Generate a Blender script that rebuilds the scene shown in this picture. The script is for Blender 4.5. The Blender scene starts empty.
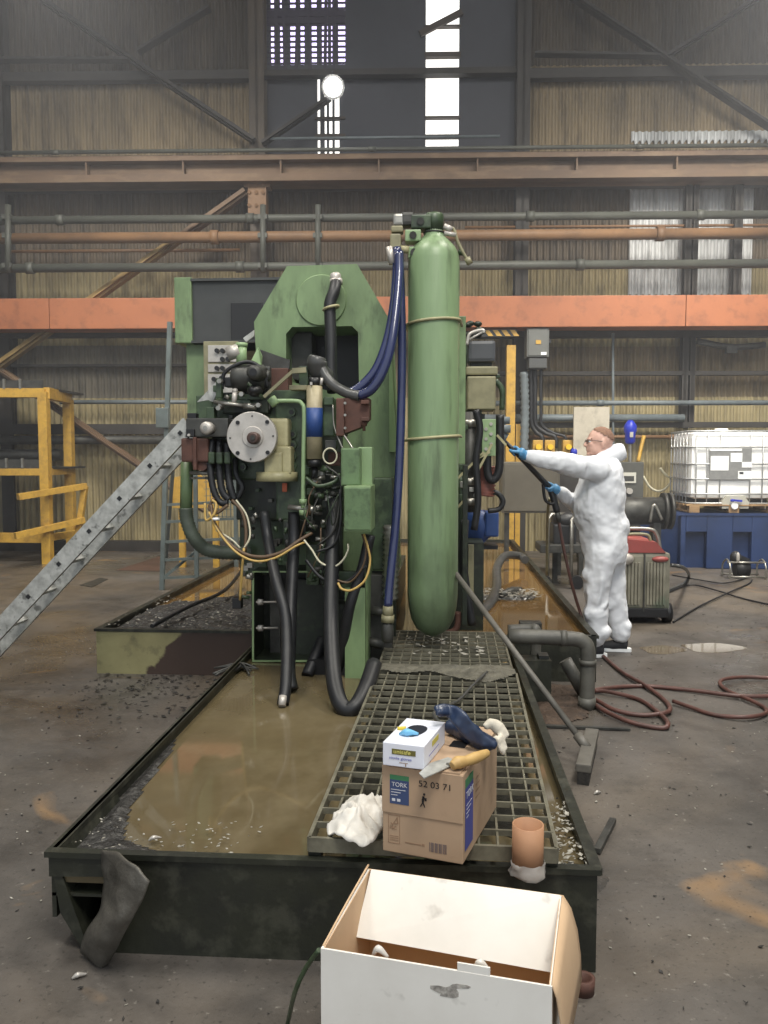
import bpy, bmesh, math, random
from mathutils import Vector, Matrix, Euler
random.seed(7)
S = bpy.context.scene
COL = S.collection
PI = math.pi

# ---------------------------------------------------------------- camera
FPX, CAMH = 828.0, 1.55
PITCH = math.atan(55.0/FPX)
YAW = math.atan(56.0*math.cos(PITCH)/FPX)
cd = bpy.data.cameras.new('camera'); cam = bpy.data.objects.new('camera', cd); COL.objects.link(cam)
cd.sensor_fit = 'VERTICAL'; cd.sensor_height = 36.0; cd.lens = 36.0*FPX/1024.0
cd.clip_start = 0.05; cd.clip_end = 200
cam.location = (0, 0, CAMH); cam.rotation_euler = (PI/2-PITCH, 0, YAW)
S.camera = cam

# ---------------------------------------------------------------- world, exposure
w = bpy.data.worlds.new('world'); S.world = w; w.use_nodes = True
bg = w.node_tree.nodes['Background']
bg.inputs[0].default_value = (0.86, 0.93, 1.0, 1); bg.inputs[1].default_value = 0.95
S.view_settings.view_transform = 'Standard'; S.view_settings.look = 'None'
S.view_settings.gamma = 1; S.view_settings.exposure = 0.0; S.view_settings.use_curve_mapping = False

def area(name, loc, size, power, col=(1, .95, .86), target=None, sy=None, spread=None):
    l = bpy.data.lights.new(name, 'AREA'); l.energy = power; l.color = col
    l.shape = 'RECTANGLE'; l.size = size; l.size_y = sy or size
    if spread: l.spread = spread
    o = bpy.data.objects.new(name, l); COL.objects.link(o); o.location = loc
    if target is not None:
        o.rotation_euler = (Vector(target)-Vector(loc)).to_track_quat('-Z', 'Y').to_euler()
    return o
# the hall's high bay lamps (above and behind the photographer, above the machine, over the far aisle)
area('high_bay_lamp_light', (1.2, -0.8, 8.6), 2.2, 560, target=(0.4, 2.6, 0))
area('high_bay_lamp_light', (-3.2, 4.2, 9.0), 1.5, 310, target=(-3.0, 5.2, 0))
area('high_bay_lamp_light', (3.2, 5.2, 9.0), 1.5, 380, target=(2.6, 6.2, 0))
area('high_bay_lamp_light', (4.2, 8.8, 7.8), 1.2, 420, target=(4.0, 11.5, 0.5), spread=2.2)
area('high_bay_lamp_light', (-4.2, 8.8, 7.8), 1.2, 230, target=(-4.4, 11.5, 0.5), spread=2.2)

# ---------------------------------------------------------------- pixel -> place helpers
_R = Vector((math.cos(YAW), math.sin(YAW), 0)); _fh = Vector((-math.sin(YAW), math.cos(YAW), 0))
_F = _fh*math.cos(PITCH) + Vector((0, 0, -math.sin(PITCH)))
_U = _fh*math.sin(PITCH) + Vector((0, 0, math.cos(PITCH)))
_C = Vector((0, 0, CAMH))
def ray(px, py): return _R*(px-384) + _U*(512-py) + _F*FPX
def A(px, py, Y):
    d = ray(px, py); return _C + d*(Y/d.y)
def Z(px, py, z=0.0):
    d = ray(px, py); return _C + d*((z-CAMH)/d.z)
WA = math.radians(2.3)
W0 = Vector((-0.93, 13.77, 0)); WD = Vector((math.cos(WA), math.sin(WA), 0)); WN = Vector((math.sin(WA), -math.cos(WA), 0))
def W(s, h, off=0.0): return W0 + WD*s + WN*off + Vector((0, 0, h))
def ws(px, py, off=0.0):
    d = ray(px, py); p0 = W0+WN*off; t = (p0-_C).dot(WN)/d.dot(WN); p = _C+d*t
    return (p-W0).dot(WD), p.z
def wp(px, py, off=0.0): s, h = ws(px, py, off); return W(s, h, off)

# ---------------------------------------------------------------- materials
def srgb(r, g, b):
    f = lambda c: (c/255/12.92) if c <= 10 else ((c/255+0.055)/1.055)**2.4
    y = .3*r+.59*g+.11*b; k = .1
    r, g, b = r+(y-r)*k, g+(y-g)*k, b+(y-b)*k
    return (f(r), f(g), f(b), 1)
MATS = {}
def mat(name, c1, c2=None, scale=6.0, amt=0.6, rough=0.6, metal=0.0, bump=0.0, bscale=None, c3=None, s3=1.5, a3=0.5,
        emit=None, estr=0, rough2=None, stretch=(1, 1, 1), trans=0, coat=0, alpha=1, lo=.38, hi=.68, world=False, lo3=.5, hi3=.66):
    if name in MATS: return MATS[name]
    m = bpy.data.materials.new(name); m.use_nodes = True; nt = m.node_tree; N = nt.nodes; L = nt.links
    b = N['Principled BSDF']
    b.inputs['Roughness'].default_value = rough; b.inputs['Metallic'].default_value = metal
    b.inputs['Base Color'].default_value = c1
    if trans: b.inputs['Transmission Weight'].default_value = trans
    if coat: b.inputs['Coat Weight'].default_value = coat
    if alpha < 1: b.inputs['Alpha'].default_value = alpha
    if emit: b.inputs['Emission Color'].default_value = emit; b.inputs['Emission Strength'].default_value = estr
    if c2 is not None or bump:
        tc = N.new('ShaderNodeTexCoord'); mp = N.new('ShaderNodeMapping'); mp.inputs['Scale'].default_value = stretch
        if world:
            g = N.new('ShaderNodeNewGeometry'); L.new(g.outputs['Position'], mp.inputs['Vector'])
        else: L.new(tc.outputs['Object'], mp.inputs['Vector'])
    def noise(sc, det=6):
        n = N.new('ShaderNodeTexNoise'); n.inputs['Scale'].default_value = sc; n.inputs['Detail'].default_value = det
        n.inputs['Roughness'].default_value = .62; L.new(mp.outputs[0], n.inputs['Vector']); return n
    def ramp(n, a, z):
        r = N.new('ShaderNodeMapRange'); r.inputs[1].default_value = a; r.inputs[2].default_value = z
        L.new(n.outputs[0], r.inputs[0]); return r
    if c2 is not None:
        n = noise(scale); r = ramp(n, lo, hi); r.inputs[4].default_value = amt
        mx = N.new('ShaderNodeMix'); mx.data_type = 'RGBA'
        mx.inputs[6].default_value = c1; mx.inputs[7].default_value = c2
        L.new(r.outputs[0], mx.inputs[0]); out = mx.outputs[2]
        if c3 is not None:
            n3 = noise(s3, 4); r3 = ramp(n3, lo3, hi3); r3.inputs[4].default_value = a3
            m3 = N.new('ShaderNodeMix'); m3.data_type = 'RGBA'; m3.inputs[7].default_value = c3
            L.new(r3.outputs[0], m3.inputs[0]); L.new(out, m3.inputs[6]); out = m3.outputs[2]
        L.new(out, b.inputs['Base Color'])
        if rough2 is not None:
            rr = ramp(n, lo, hi); rr.inputs[3].default_value = rough; rr.inputs[4].default_value = rough2
            L.new(rr.outputs[0], b.inputs['Roughness'])
    if bump:
        nb = noise(bscale or scale*3); bp = N.new('ShaderNodeBump'); bp.inputs['Strength'].default_value = bump
        bp.inputs['Distance'].default_value = 0.02; L.new(nb.outputs[0], bp.inputs['Height']); L.new(bp.outputs[0], b.inputs['Normal'])
    MATS[name] = m; return m
c = srgb
M_green = mat('green_paint', c(128, 154, 106), c(88, 108, 72), 4, .75, .42, c3=c(50, 56, 40), s3=9, a3=.65, lo3=.54, hi3=.72, stretch=(1, 1, .35), bump=.06)
M_greenlt = mat('pale_and_lit_green', c(142, 170, 120), c(98, 122, 84), 7, .55, .4, stretch=(1, 1, .4))
M_greend = mat('oily_green_paint', c(62, 82, 54), c(26, 32, 24), 6, .85, .4, c3=c(86, 106, 72), s3=14, a3=.5)
M_greenvd = mat('grime_and_shade_green', c(36, 44, 32), c(16, 17, 14), 7, .8, .45, c3=c(66, 78, 52), s3=15, a3=.4)  # very dark green; also stands for the shade inside the lower cabinet
M_cyl = mat('cylinder_green', c(130, 156, 112), c(104, 128, 88), 3.0, .7, .4, c3=c(66, 76, 52), s3=5, a3=.6, lo3=.52, hi3=.68, stretch=(2.2, 2.2, .3), bump=.05)
def low_stain(m, z0, z1, col, sc=5):
    # oily dirt on the bottom end, with a ragged upper edge
    nt = m.node_tree; N = nt.nodes; L = nt.links; b = N['Principled BSDF']; src = b.inputs['Base Color'].links[0].from_socket
    g = N.new('ShaderNodeNewGeometry'); sp = N.new('ShaderNodeSeparateXYZ'); L.new(g.outputs['Position'], sp.inputs[0])
    n = N.new('ShaderNodeTexNoise'); n.inputs['Scale'].default_value = sc; n.inputs['Detail'].default_value = 6; L.new(g.outputs['Position'], n.inputs['Vector'])
    a = N.new('ShaderNodeMath'); a.operation = 'MULTIPLY_ADD'; L.new(n.outputs[0], a.inputs[0]); a.inputs[1].default_value = .9; L.new(sp.outputs[2], a.inputs[2])
    r = N.new('ShaderNodeMapRange'); r.inputs[1].default_value = z1+.45; r.inputs[2].default_value = z0+.45; r.inputs[4].default_value = .75; L.new(a.outputs[0], r.inputs[0])
    x = N.new('ShaderNodeMix'); x.data_type = 'RGBA'; L.new(r.outputs[0], x.inputs[0]); L.new(src, x.inputs[6]); x.inputs[7].default_value = col; L.new(x.outputs[2], b.inputs['Base Color'])
low_stain(M_cyl, .55, 1.05, c(70, 82, 58))
M_steel = mat('steel', c(168, 165, 156), c(110, 106, 98), 12, .6, .35, .75)
M_steelp = mat('pale_steel_disc', c(196, 190, 182), c(150, 144, 134), 10, .5, .42, .35)
M_dksteel = mat('dark_steel', c(78, 78, 74), c(40, 38, 36), 10, .7, .5, .4)
M_black = mat('black_rubber', c(24, 25, 29), c(46, 46, 46), 14, .5, .48)
M_blackp = mat('black_plastic', c(22, 22, 24), None, rough=.45)
M_blue = mat('navy_hose', c(40, 48, 92), c(26, 30, 60), 6, .5, .22, coat=.5)
M_greyh = mat('grey_oily_hose', c(76, 76, 74), c(44, 44, 44), 9, .6, .35)
M_alu = mat('worn_aluminium', c(190, 190, 184), c(130, 130, 124), 18, .8, .42, .3, c3=c(60, 60, 56), s3=13, a3=.7, lo3=.58, hi3=.66, bump=.05)
M_rust = mat('rust_brown_iron', c(98, 62, 50), c(60, 40, 34), 12, .7, .7, bump=.1)
M_beige = mat('beige_paint', c(178, 170, 126), c(118, 112, 78), 10, .6, .45)
M_beiged = mat('dull_beige_paint', c(146, 140, 106), c(96, 92, 66), 8, .6, .5)
M_yel = mat('yellow_paint', c(206, 160, 56), c(160, 120, 48), 7, .55, .5, c3=c(120, 88, 50), s3=11, a3=.35)
M_orange = mat('orange_beam_paint', c(176, 104, 64), c(150, 86, 54), 1.2, .6, .6, c3=c(120, 72, 50), s3=5, a3=.45)
M_wred = mat('wire_brown', c(96, 74, 52), None, rough=.5)
M_wyel = mat('wire_yellow', c(196, 160, 84), None, rough=.5)
M_wcream = mat('wire_cream', c(206, 200, 172), None, rough=.5)
M_bluebox = mat('blue_sleeve', c(36, 72, 140), c(26, 50, 104), 8, .5, .5)
M_white = mat('white_plastic', c(238, 240, 240), None, rough=.4)
M_card = mat('brown_cardboard', c(180, 150, 120), c(158, 130, 102), 5, .4, .8, c3=c(120, 96, 74), s3=9, a3=.25, lo3=.58, hi3=.7)
M_cardw = mat('white_cardboard', c(226, 222, 214), c(206, 200, 190), 4, .5, .7, c3=c(120, 112, 98), s3=7, a3=.5, lo3=.64, hi3=.74)
M_tray = mat('oily_black_green_tray', c(42, 44, 34), c(20, 21, 17), 5, .8, .38, c3=c(74, 74, 62), s3=11, a3=.5, rough2=.6, bump=.15)
M_grate = mat('oily_grating_steel', c(128, 124, 106), c(78, 74, 62), 14, .7, .42, .2)
M_debris = mat('dark_sludge', c(52, 50, 48), c(26, 25, 24), 18, .9, .5, bump=.9, bscale=40, c3=c(110, 108, 104), s3=30, a3=.5, rough2=.35)
M_swarf = mat('metal_swarf', c(150, 150, 148), c(60, 58, 56), 30, .8, .35, .5)
M_blued = mat('blue_bund_plastic', c(36, 58, 104), c(26, 42, 74), 3, .6, .5)

def creases(m, scale, strength, stretch=(1, 1, 1), dist=.03):
    nt = m.node_tree; N = nt.nodes; L = nt.links; b = N['Principled BSDF']
    tc = N.new('ShaderNodeTexCoord'); mp = N.new('ShaderNodeMapping'); mp.inputs['Scale'].default_value = stretch; L.new(tc.outputs['Object'], mp.inputs['Vector'])
    n = N.new('ShaderNodeTexNoise'); n.noise_type = 'RIDGED_MULTIFRACTAL'; n.inputs['Scale'].default_value = scale; n.inputs['Detail'].default_value = 2; n.inputs['Distortion'].default_value = .8
    L.new(mp.outputs[0], n.inputs['Vector']); bp = N.new('ShaderNodeBump'); bp.inputs['Strength'].default_value = strength; bp.inputs['Distance'].default_value = dist
    L.new(n.outputs[0], bp.inputs['Height']); L.new(bp.outputs[0], b.inputs['Normal'])
# ---------------------------------------------------------------- mesh helpers
def nb(): return bmesh.new()
def box(bm, c0, size, rot=None, bev=0.0, taper=None):
    sx, sy, sz = [s/2 for s in size]
    vs = []
    for z in (-1, 1):
        k = 1 if (z < 0 or taper is None) else taper
        for x, y in ((-1, -1), (1, -1), (1, 1), (-1, 1)):
            v = Vector((x*sx*k, y*sy*k, z*sz))
            if rot is not None: v = rot @ v
            vs.append(bm.verts.new(Vector(c0)+v))
    fs = [bm.faces.new([vs[i] for i in q]) for q in ((3, 2, 1, 0), (4, 5, 6, 7), (0, 1, 5, 4), (1, 2, 6, 5), (2, 3, 7, 6), (3, 0, 4, 7))]
    if bev:
        es = list({e for f in fs for e in f.edges})
        bmesh.ops.bevel(bm, geom=es, offset=bev, segments=2, affect='EDGES', profile=.6)
def b3(bm, x0, x1, y0, y1, z0, z1, bev=0.0):
    box(bm, ((x0+x1)/2, (y0+y1)/2, (z0+z1)/2), (abs(x1-x0), abs(y1-y0), abs(z1-z0)), None, bev)
def pb(bm, px0, py0, px1, py1, Y, depth, bev=0.0):
    a = A(px0, py1, Y); b = A(px1, py0, Y)
    b3(bm, a.x, b.x, Y, Y+depth, a.z, b.z, bev)
def beam(bm, p, q, wd, ht, up=(0, 0, 1), bev=0.0):
    p = Vector(p); q = Vector(q); d = q-p; L = d.length; d.normalize()
    u = Vector(up); s = d.cross(u)
    if s.length < 1e-4: s = d.cross(Vector((1, 0, 0)))
    s.normalize(); u = s.cross(d)
    R = Matrix((s, d, u)).transposed()
    box(bm, (p+q)/2, (wd, L, ht), R, bev)
def smooth_pts(pts, n=6, closed=False):
    P = [Vector(p) for p in pts]; out = []; m = len(P)
    rng = range(m if closed else m-1)
    for i in rng:
        p0 = P[(i-1) % m] if (closed or i > 0) else P[0]*2-P[1]
        p1 = P[i]; p2 = P[(i+1) % m]
        p3 = P[(i+2) % m] if (closed or i+2 < m) else P[-1]*2-P[-2]
        for k in range(n):
            t = k/n
            out.append(0.5*((2*p1)+(p2-p0)*t+(2*p0-5*p1+4*p2-p3)*t*t+(3*p1-p0-3*p2+p3)*t**3))
    if not closed: out.append(P[-1])
    return out
def tube(bm, pts, r, seg=8, n=6, closed=False, sm=True, ribs=0):
    P = smooth_pts(pts, n, closed) if sm else [Vector(p) for p in pts]
    m = len(P)
    if isinstance(r, (int, float)): rr = [r]*m
    else:
        rr = []
        for i in range(m):
            t = i/(m-1)*(len(r)-1); k = min(int(t), len(r)-2); f = t-k; rr.append(r[k]*(1-f)+r[k+1]*f)
    if ribs: rr = [x*(1+ribs*(i % 2)) for i, x in enumerate(rr)]
    prev = None; rings = []
    for i in range(m):
        if closed: d = P[(i+1) % m]-P[i-1]
        else: d = P[min(i+1, m-1)]-P[max(i-1, 0)]
        if d.length < 1e-7: d = Vector((0, 0, 1))
        d.normalize()
        if prev is None:
            a = Vector((0, 0, 1)) if abs(d.z) < .9 else Vector((1, 0, 0))
            n1 = d.cross(a).normalized()
        else:
            n1 = (prev-d*prev.dot(d))
            n1 = n1.normalized() if n1.length > 1e-6 else d.orthogonal().normalized()
        prev = n1; n2 = d.cross(n1)
        rings.append([bm.verts.new(P[i]+(n1*math.cos(2*PI*k/seg)+n2*math.sin(2*PI*k/seg))*rr[i]) for k in range(seg)])
    for i in range(m if closed else m-1):
        a = rings[i]; b = rings[(i+1) % m]
        for k in range(seg):
            f = bm.faces.new((a[k], a[(k+1) % seg], b[(k+1) % seg], b[k])); f.smooth = True
    if not closed:
        bm.faces.new(rings[0][::-1]); bm.faces.new(rings[-1])
def cyl(bm, p, q, r0, r1=None, seg=20):
    p = Vector(p); q = Vector(q); r1 = r0 if r1 is None else r1
    d = (q-p).normalized(); a = Vector((0, 0, 1)) if abs(d.z) < .9 else Vector((1, 0, 0))
    n1 = d.cross(a).normalized(); n2 = d.cross(n1)
    R = [[bm.verts.new(c_+(n1*math.cos(2*PI*k/seg)+n2*math.sin(2*PI*k/seg))*r) for k in range(seg)] for c_, r in ((p, r0), (q, r1))]
    for k in range(seg):
        f = bm.faces.new((R[0][k], R[0][(k+1) % seg], R[1][(k+1) % seg], R[1][k])); f.smooth = True
    bm.faces.new(R[0][::-1]); bm.faces.new(R[1])
def lathe(bm, prof, origin, axis=(0, 0, 1), seg=32, capa=True, capb=True):
    o = Vector(origin); d = Vector(axis).normalized(); a = Vector((0, 0, 1)) if abs(d.z) < .9 else Vector((1, 0, 0))
    n1 = d.cross(a).normalized(); n2 = d.cross(n1); R = []
    for r, h in prof:
        R.append([bm.verts.new(o+d*h+(n1*math.cos(2*PI*k/seg)+n2*math.sin(2*PI*k/seg))*max(r, 1e-4)) for k in range(seg)])
    for i in range(len(R)-1):
        for k in range(seg):
            f = bm.faces.new((R[i][k], R[i][(k+1) % seg], R[i+1][(k+1) % seg], R[i+1][k])); f.smooth = True
    if capa: bm.faces.new(R[0][::-1])
    if capb: bm.faces.new(R[-1])
def prism(bm, pts, ext):
    e = Vector(ext); a = [bm.verts.new(p) for p in pts]; b = [bm.verts.new(Vector(p)+e) for p in pts]
    bm.faces.new(a); bm.faces.new(b[::-1]); n = len(a)
    for i in range(n): bm.faces.new((a[i], b[i], b[(i+1) % n], a[(i+1) % n]))
def ell(bm, c0, r, seg=16, rings=10, rot=None):
    m = Matrix.Translation(Vector(c0)) @ (rot.to_4x4() if rot is not None else Matrix.Identity(4)) @ Matrix.Diagonal((r[0], r[1], r[2], 1))
    g = bmesh.ops.create_uvsphere(bm, u_segments=seg, v_segments=rings, radius=1, matrix=m)
    for v in g['verts']:
        for f in v.link_faces: f.smooth = True
def hexnut(bm, p, q, r): cyl(bm, p, q, r, seg=6)

def mkobj(name, bm, m, parent=None, origin=None):
    bmesh.ops.recalc_face_normals(bm, faces=bm.faces)
    me = bpy.data.meshes.new(name); 
    if origin is not None:
        bmesh.ops.translate(bm, verts=bm.verts, vec=-Vector(origin))
    bm.to_mesh(me); bm.free()
    for mm in (m if isinstance(m, (list, tuple)) else [m]): me.materials.append(mm)
    o = bpy.data.objects.new(name, me); COL.objects.link(o)
    if parent is not None: o.parent = parent
    elif origin is not None: o.location = origin
    return o
def meta(o, label=None, cat=None, group=None, kind=None):
    if label: o['label'] = label
    if cat: o['category'] = cat
    if group: o['group'] = group
    if kind: o['kind'] = kind
    return o
class T:
    """a thing: an Empty at its base; parts are given in world coordinates (or local=True)"""
    def __init__(s, name, label, cat, loc=(0, 0, 0), rz=0, group=None):
        s.o = bpy.data.objects.new(name, None); COL.objects.link(s.o); s.o.empty_display_size = .1
        s.loc = Vector(loc); s.o.location = s.loc; s.o.rotation_euler = (0, 0, rz); meta(s.o, label, cat, group)
    def part(s, name, bm, m, parent=None, label=None, local=False, kind=None):
        if not local: bmesh.ops.translate(bm, verts=bm.verts, vec=-s.loc)
        o = mkobj(name, bm, m, parent or s.o)
        meta(o, label, kind=kind); return o
def single(name, bm, m, label, cat, group=None, kind=None):
    xs = [v.co for v in bm.verts]
    lo = Vector((min(v.x for v in xs), min(v.y for v in xs), min(v.z for v in xs))); hi = Vector((max(v.x for v in xs), max(v.y for v in xs), max(v.z for v in xs)))
    o = mkobj(name, bm, m, None, Vector(((lo.x+hi.x)/2, (lo.y+hi.y)/2, lo.z)))
    return meta(o, label, cat, group, kind)
def struct(name, bm, m): return meta(mkobj(name, bm, m), kind='structure')
def copy_tree(o, parent=None):
    n = o.copy(); COL.objects.link(n)
    if parent: n.parent = parent
    for ch in list(o.children): copy_tree(ch, n)
    return n
def text(body, size, m, parent, loc, rot, name='lettering', ext=0.0003, sx=1.0):
    cu = bpy.data.curves.new(name, 'FONT'); cu.body = body; cu.size = size; cu.extrude = ext; cu.align_x = 'LEFT'; cu.align_y = 'CENTER'
    o = bpy.data.objects.new(name+'_curve', cu); COL.objects.link(o)
    dg = bpy.context.evaluated_depsgraph_get(); me = bpy.data.meshes.new_from_object(o.evaluated_get(dg))
    bpy.data.objects.remove(o); me.materials.clear(); me.materials.append(m)
    t = bpy.data.objects.new(name, me); COL.objects.link(t); t.parent = parent; t.location = loc; t.rotation_euler = rot; t.scale = (sx, 1, 1)
    return t
# ================================================================ SETTING
# floor: worn concrete with oil stains and wet patches
def floor_mat():
    m = bpy.data.materials.new('oily_concrete'); m.use_nodes = True; nt = m.node_tree; N = nt.nodes; L = nt.links; b = N['Principled BSDF']
    g = N.new('ShaderNodeNewGeometry')
    def noise(sc, det=8, ro=.6, dist=0):
        n = N.new('ShaderNodeTexNoise'); n.inputs['Scale'].default_value = sc; n.inputs['Detail'].default_value = det
        n.inputs['Roughness'].default_value = ro; n.inputs['Distortion'].default_value = dist
        L.new(g.outputs['Position'], n.inputs['Vector']); return n
    def mr(n, a, z, o0=0, o1=1):
        r = N.new('ShaderNodeMapRange'); r.inputs[1].default_value = a; r.inputs[2].default_value = z
        r.inputs[3].default_value = o0; r.inputs[4].default_value = o1; L.new(n.outputs[0], r.inputs[0]); return r.outputs[0]
    def mix(f, a, bcol):
        x = N.new('ShaderNodeMix'); x.data_type = 'RGBA'; L.new(f, x.inputs[0])
        if isinstance(a, tuple): x.inputs[6].default_value = a
        else: L.new(a, x.inputs[6])
        if isinstance(bcol, tuple): x.inputs[7].default_value = bcol
        else: L.new(bcol, x.inputs[7])
        return x.outputs[2]
    o = mix(mr(noise(.9, 8, .65, .3), .36, .64), c(98, 92, 86), c(66, 62, 58))
    o = mix(mr(noise(.35, 5, .6, .8), .46, .62, 0, .5), o, c(112, 98, 80))
    o = mix(mr(noise(2.6, 8, .7), .5, .72, 0, .75), o, c(54, 50, 46))
    o = mix(mr(noise(1.1, 4, .5, 1.0), .64, .74, 0, .75), o, c(164, 124, 74))
    o = mix(mr(noise(26, 4, .6), .64, .72, 0, .5), o, c(150, 144, 134))
    o = mix(mr(noise(60, 2, .5), .62, .7, 0, .5), o, c(34, 32, 30))
    L.new(o, b.inputs['Base Color'])
    L.new(mr(noise(.55, 5, .6, .5), .42, .62, .62, .22), b.inputs['Roughness'])
    bp = N.new('ShaderNodeBump'); bp.inputs['Strength'].default_value = .35; bp.inputs['Distance'].default_value = .01
    L.new(noise(22, 8, .7).outputs[0], bp.inputs['Height']); L.new(bp.outputs[0], b.inputs['Normal'])
    return m
bm = nb(); b3(bm, -14, 14, -6, 15.5, -.3, 0); struct('floor', bm, floor_mat())
M_roof = mat('dark_roof_sheet', c(70, 66, 60), c(44, 42, 40), 1, .6, .9)
bm = nb(); b3(bm, -14.5, 14.5, 2.0, 16, 10.9, 11.0); struct('ceiling', bm, M_roof)
bm = nb(); b3(bm, -14.4, -14, -6, 15.5, 0, 10.9); struct('wall_left', bm, mat('side_wall_sheet', c(110, 104, 84), c(70, 66, 56), 1, .6, .8))
bm = nb(); b3(bm, 14, 14.4, -6, 15.5, 0, 10.9); struct('wall_right', bm, MATS['side_wall_sheet'])

def corr(bm, s0, s1, h0, h1, off, pitch=.105, amp=.027, mi=0, ragged=0):
    k = 8; n = int((s1-s0)/pitch*k); prev = None
    for i in range(n+1):
        s = s0+(s1-s0)*i/n; ph = 2*PI*(s/pitch)
        y = max(-.75, min(.75, 1.15*math.cos(ph)))*amp
        lo = h0+(ragged*math.cos(ph))
        col = [bm.verts.new(W(s, lo, off+y)), bm.verts.new(W(s, h1, off+y))]
        if prev:
            f = bm.faces.new((prev[0], col[0], col[1], prev[1])); f.material_index = mi
        prev = col
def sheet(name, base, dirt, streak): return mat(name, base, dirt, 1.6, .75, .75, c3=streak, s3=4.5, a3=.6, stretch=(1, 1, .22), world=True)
SH = [sheet('sheet_dim_top', c(84, 74, 60), c(54, 49, 43), c(44, 41, 38)),  # top row painted darker to stand for the light falling off upward
      sheet('sheet_beige', c(146, 128, 98), c(104, 92, 72), c(78, 68, 56)),
      sheet('sheet_brown', c(100, 88, 72), c(70, 63, 53), c(56, 51, 45)),
      sheet('sheet_yellowish', c(166, 152, 112), c(128, 116, 84), c(92, 84, 64)),
      sheet('sheet_grey', c(128, 120, 104), c(88, 84, 76), c(72, 68, 62)),
      sheet('sheet_translucent', c(204, 206, 206), c(150, 152, 152), c(120, 120, 118))]
hY = lambda y, x=384: ws(x, y)[1]
sX = lambda x: ws(x, 300)[0]
bm = nb()
SL, SR = -13.2, 15.0
dl, dr = sX(262), sX(520)
hT = 10.9
# the wall itself behind the sheets
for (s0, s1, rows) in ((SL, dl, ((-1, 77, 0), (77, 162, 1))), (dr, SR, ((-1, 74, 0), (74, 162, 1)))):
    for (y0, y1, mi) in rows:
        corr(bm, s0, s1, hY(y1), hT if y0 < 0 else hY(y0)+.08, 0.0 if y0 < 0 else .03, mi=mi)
for (y0, y1, mi, off) in ((155, 282, 2, .0), (270, 352, 3, .03), (345, 404, 4, .06), (398, 440, 3, .09)):
    corr(bm, SL, dl, hY(y1), hY(y0), off, mi=mi, ragged=.04)
for (y0, y1, mi, off) in ((155, 282, 2, .0), (270, 354, 3, .03), (348, 404, 1, .06), (398, 440, 3, .09)):
    corr(bm, dl, SR, hY(y1), hY(y0), off, mi=mi, ragged=.04)
corr(bm, SL, SR, 0, hY(432), .12, mi=3)
corr(bm, sX(627), sX(750), hY(298), hY(178), .05, mi=5, ragged=.03)
corr(bm, sX(627), sX(775), hY(147), hY(136), .07, mi=5, ragged=.03)
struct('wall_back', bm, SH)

# dark sliding door zone high on the wall with daylight slots
M_door = mat('dark_blue_door_sheet', c(66, 68, 76), c(50, 52, 58), .7, .7, .7)
M_slot = mat('daylight_glazing', c(240, 240, 235), None, rough=.3, emit=(1, .985, .93, 1), estr=1.5)
M_slotp = mat('violet_daylight_glazing', c(220, 210, 240), None, rough=.3, emit=(.72, .62, 1, 1), estr=2.2)
bm = nb()
def wb(bm, s0, s1, h0, h1, o0, o1, bev=0):
    cc = W((s0+s1)/2, (h0+h1)/2, (o0+o1)/2)
    box(bm, cc, (abs(s1-s0), abs(o1-o0), abs(h1-h0)), Matrix.Rotation(WA, 3, 'Z'), bev)
slA, slB = sX(425), sX(458)
pA, pB = sX(268), sX(346)
wb(bm, dl, pA, hY(160), hT, -.1, 0); wb(bm, pB, slA, hY(160), hT, -.1, 0); wb(bm, slB, dr, hY(160), hT, -.1, 0)
wb(bm, slA, slB, hY(160), hY(147), -.1, 0)
# upper violet field: vertical sheet strips with gaps between them, with a mesh over
hm = hY(72); 
wb(bm, pA, pB, hm-.05, hm+.12, -.1, .02)
xs = [268, 273, 277.5, 282, 287, 292, 297.5, 302, 306, 313, 318, 323, 329, 332, 336, 339, 346]
for i in range(0, len(xs)-1, 2):
    s0, s1 = sX(xs[i]), sX(xs[i+1])
    wb(bm, s0, s1, hm+.1, hT, -.05, 0)
# below the middle rail: mostly closed with a few slits
for a, b in ((268, 318), (321, 325), (327.5, 329.5), (333, 335), (340, 346)):
    wb(bm, sX(a), sX(b), hY(160), hm, -.1, 0)
struct('door_1', bm, M_door)
bm = nb()
for i in range(34):                        # mesh bars across the violet field
    h = hm+.14+i*.085
    if h < hT-.1: wb(bm, pA, pB, h, h+.024, -.02, .01)
for y in (13, 20): wb(bm, pA, pB, hY(y)-.05, hY(y)+.05, -.02, .03)
for x in (276, 285, 296, 310, 325, 334): beam(bm, wp(x, 72, .03), wp(x-4+random.random()*10, -30, .03), .02, .05)
struct('trim_1', bm, mat('door_mesh', c(56, 50, 66), None, rough=.7))
def pane(n, s0, s1, h0, h1, m): bm = nb(); wb(bm, s0, s1, h0, h1, -.16, -.13); return struct(n, bm, m)
pane('window_1', pA, pB, hm-.02, hT, M_slotp)
pane('window_2', sX(300), pB, hY(160), hm, M_slot)
pane('window_3', slA, slB, hY(147), hT, M_slot)
bm = nb()
for y, t in ((27, 1.5), (55.5, 4.5), (74, 5.5), (118, 1.8), (137, 3)):
    s, h = ws(441, y); wb(bm, slA-.02, slB+.02, h-.0083*t, h+.0083*t, -.05, .05)
beam(bm, wp(420, 34, .08), wp(462, 12, .08), .06, .09)
for y, t in ((119, 2), (137, 4)): s, h = ws(330, y); wb(bm, sX(316), pB, h-.0083*t, h+.0083*t, -.05, .05)
struct('trim_2', bm, mat('window_bars', c(74, 64, 56), None, rough=.7))

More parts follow.
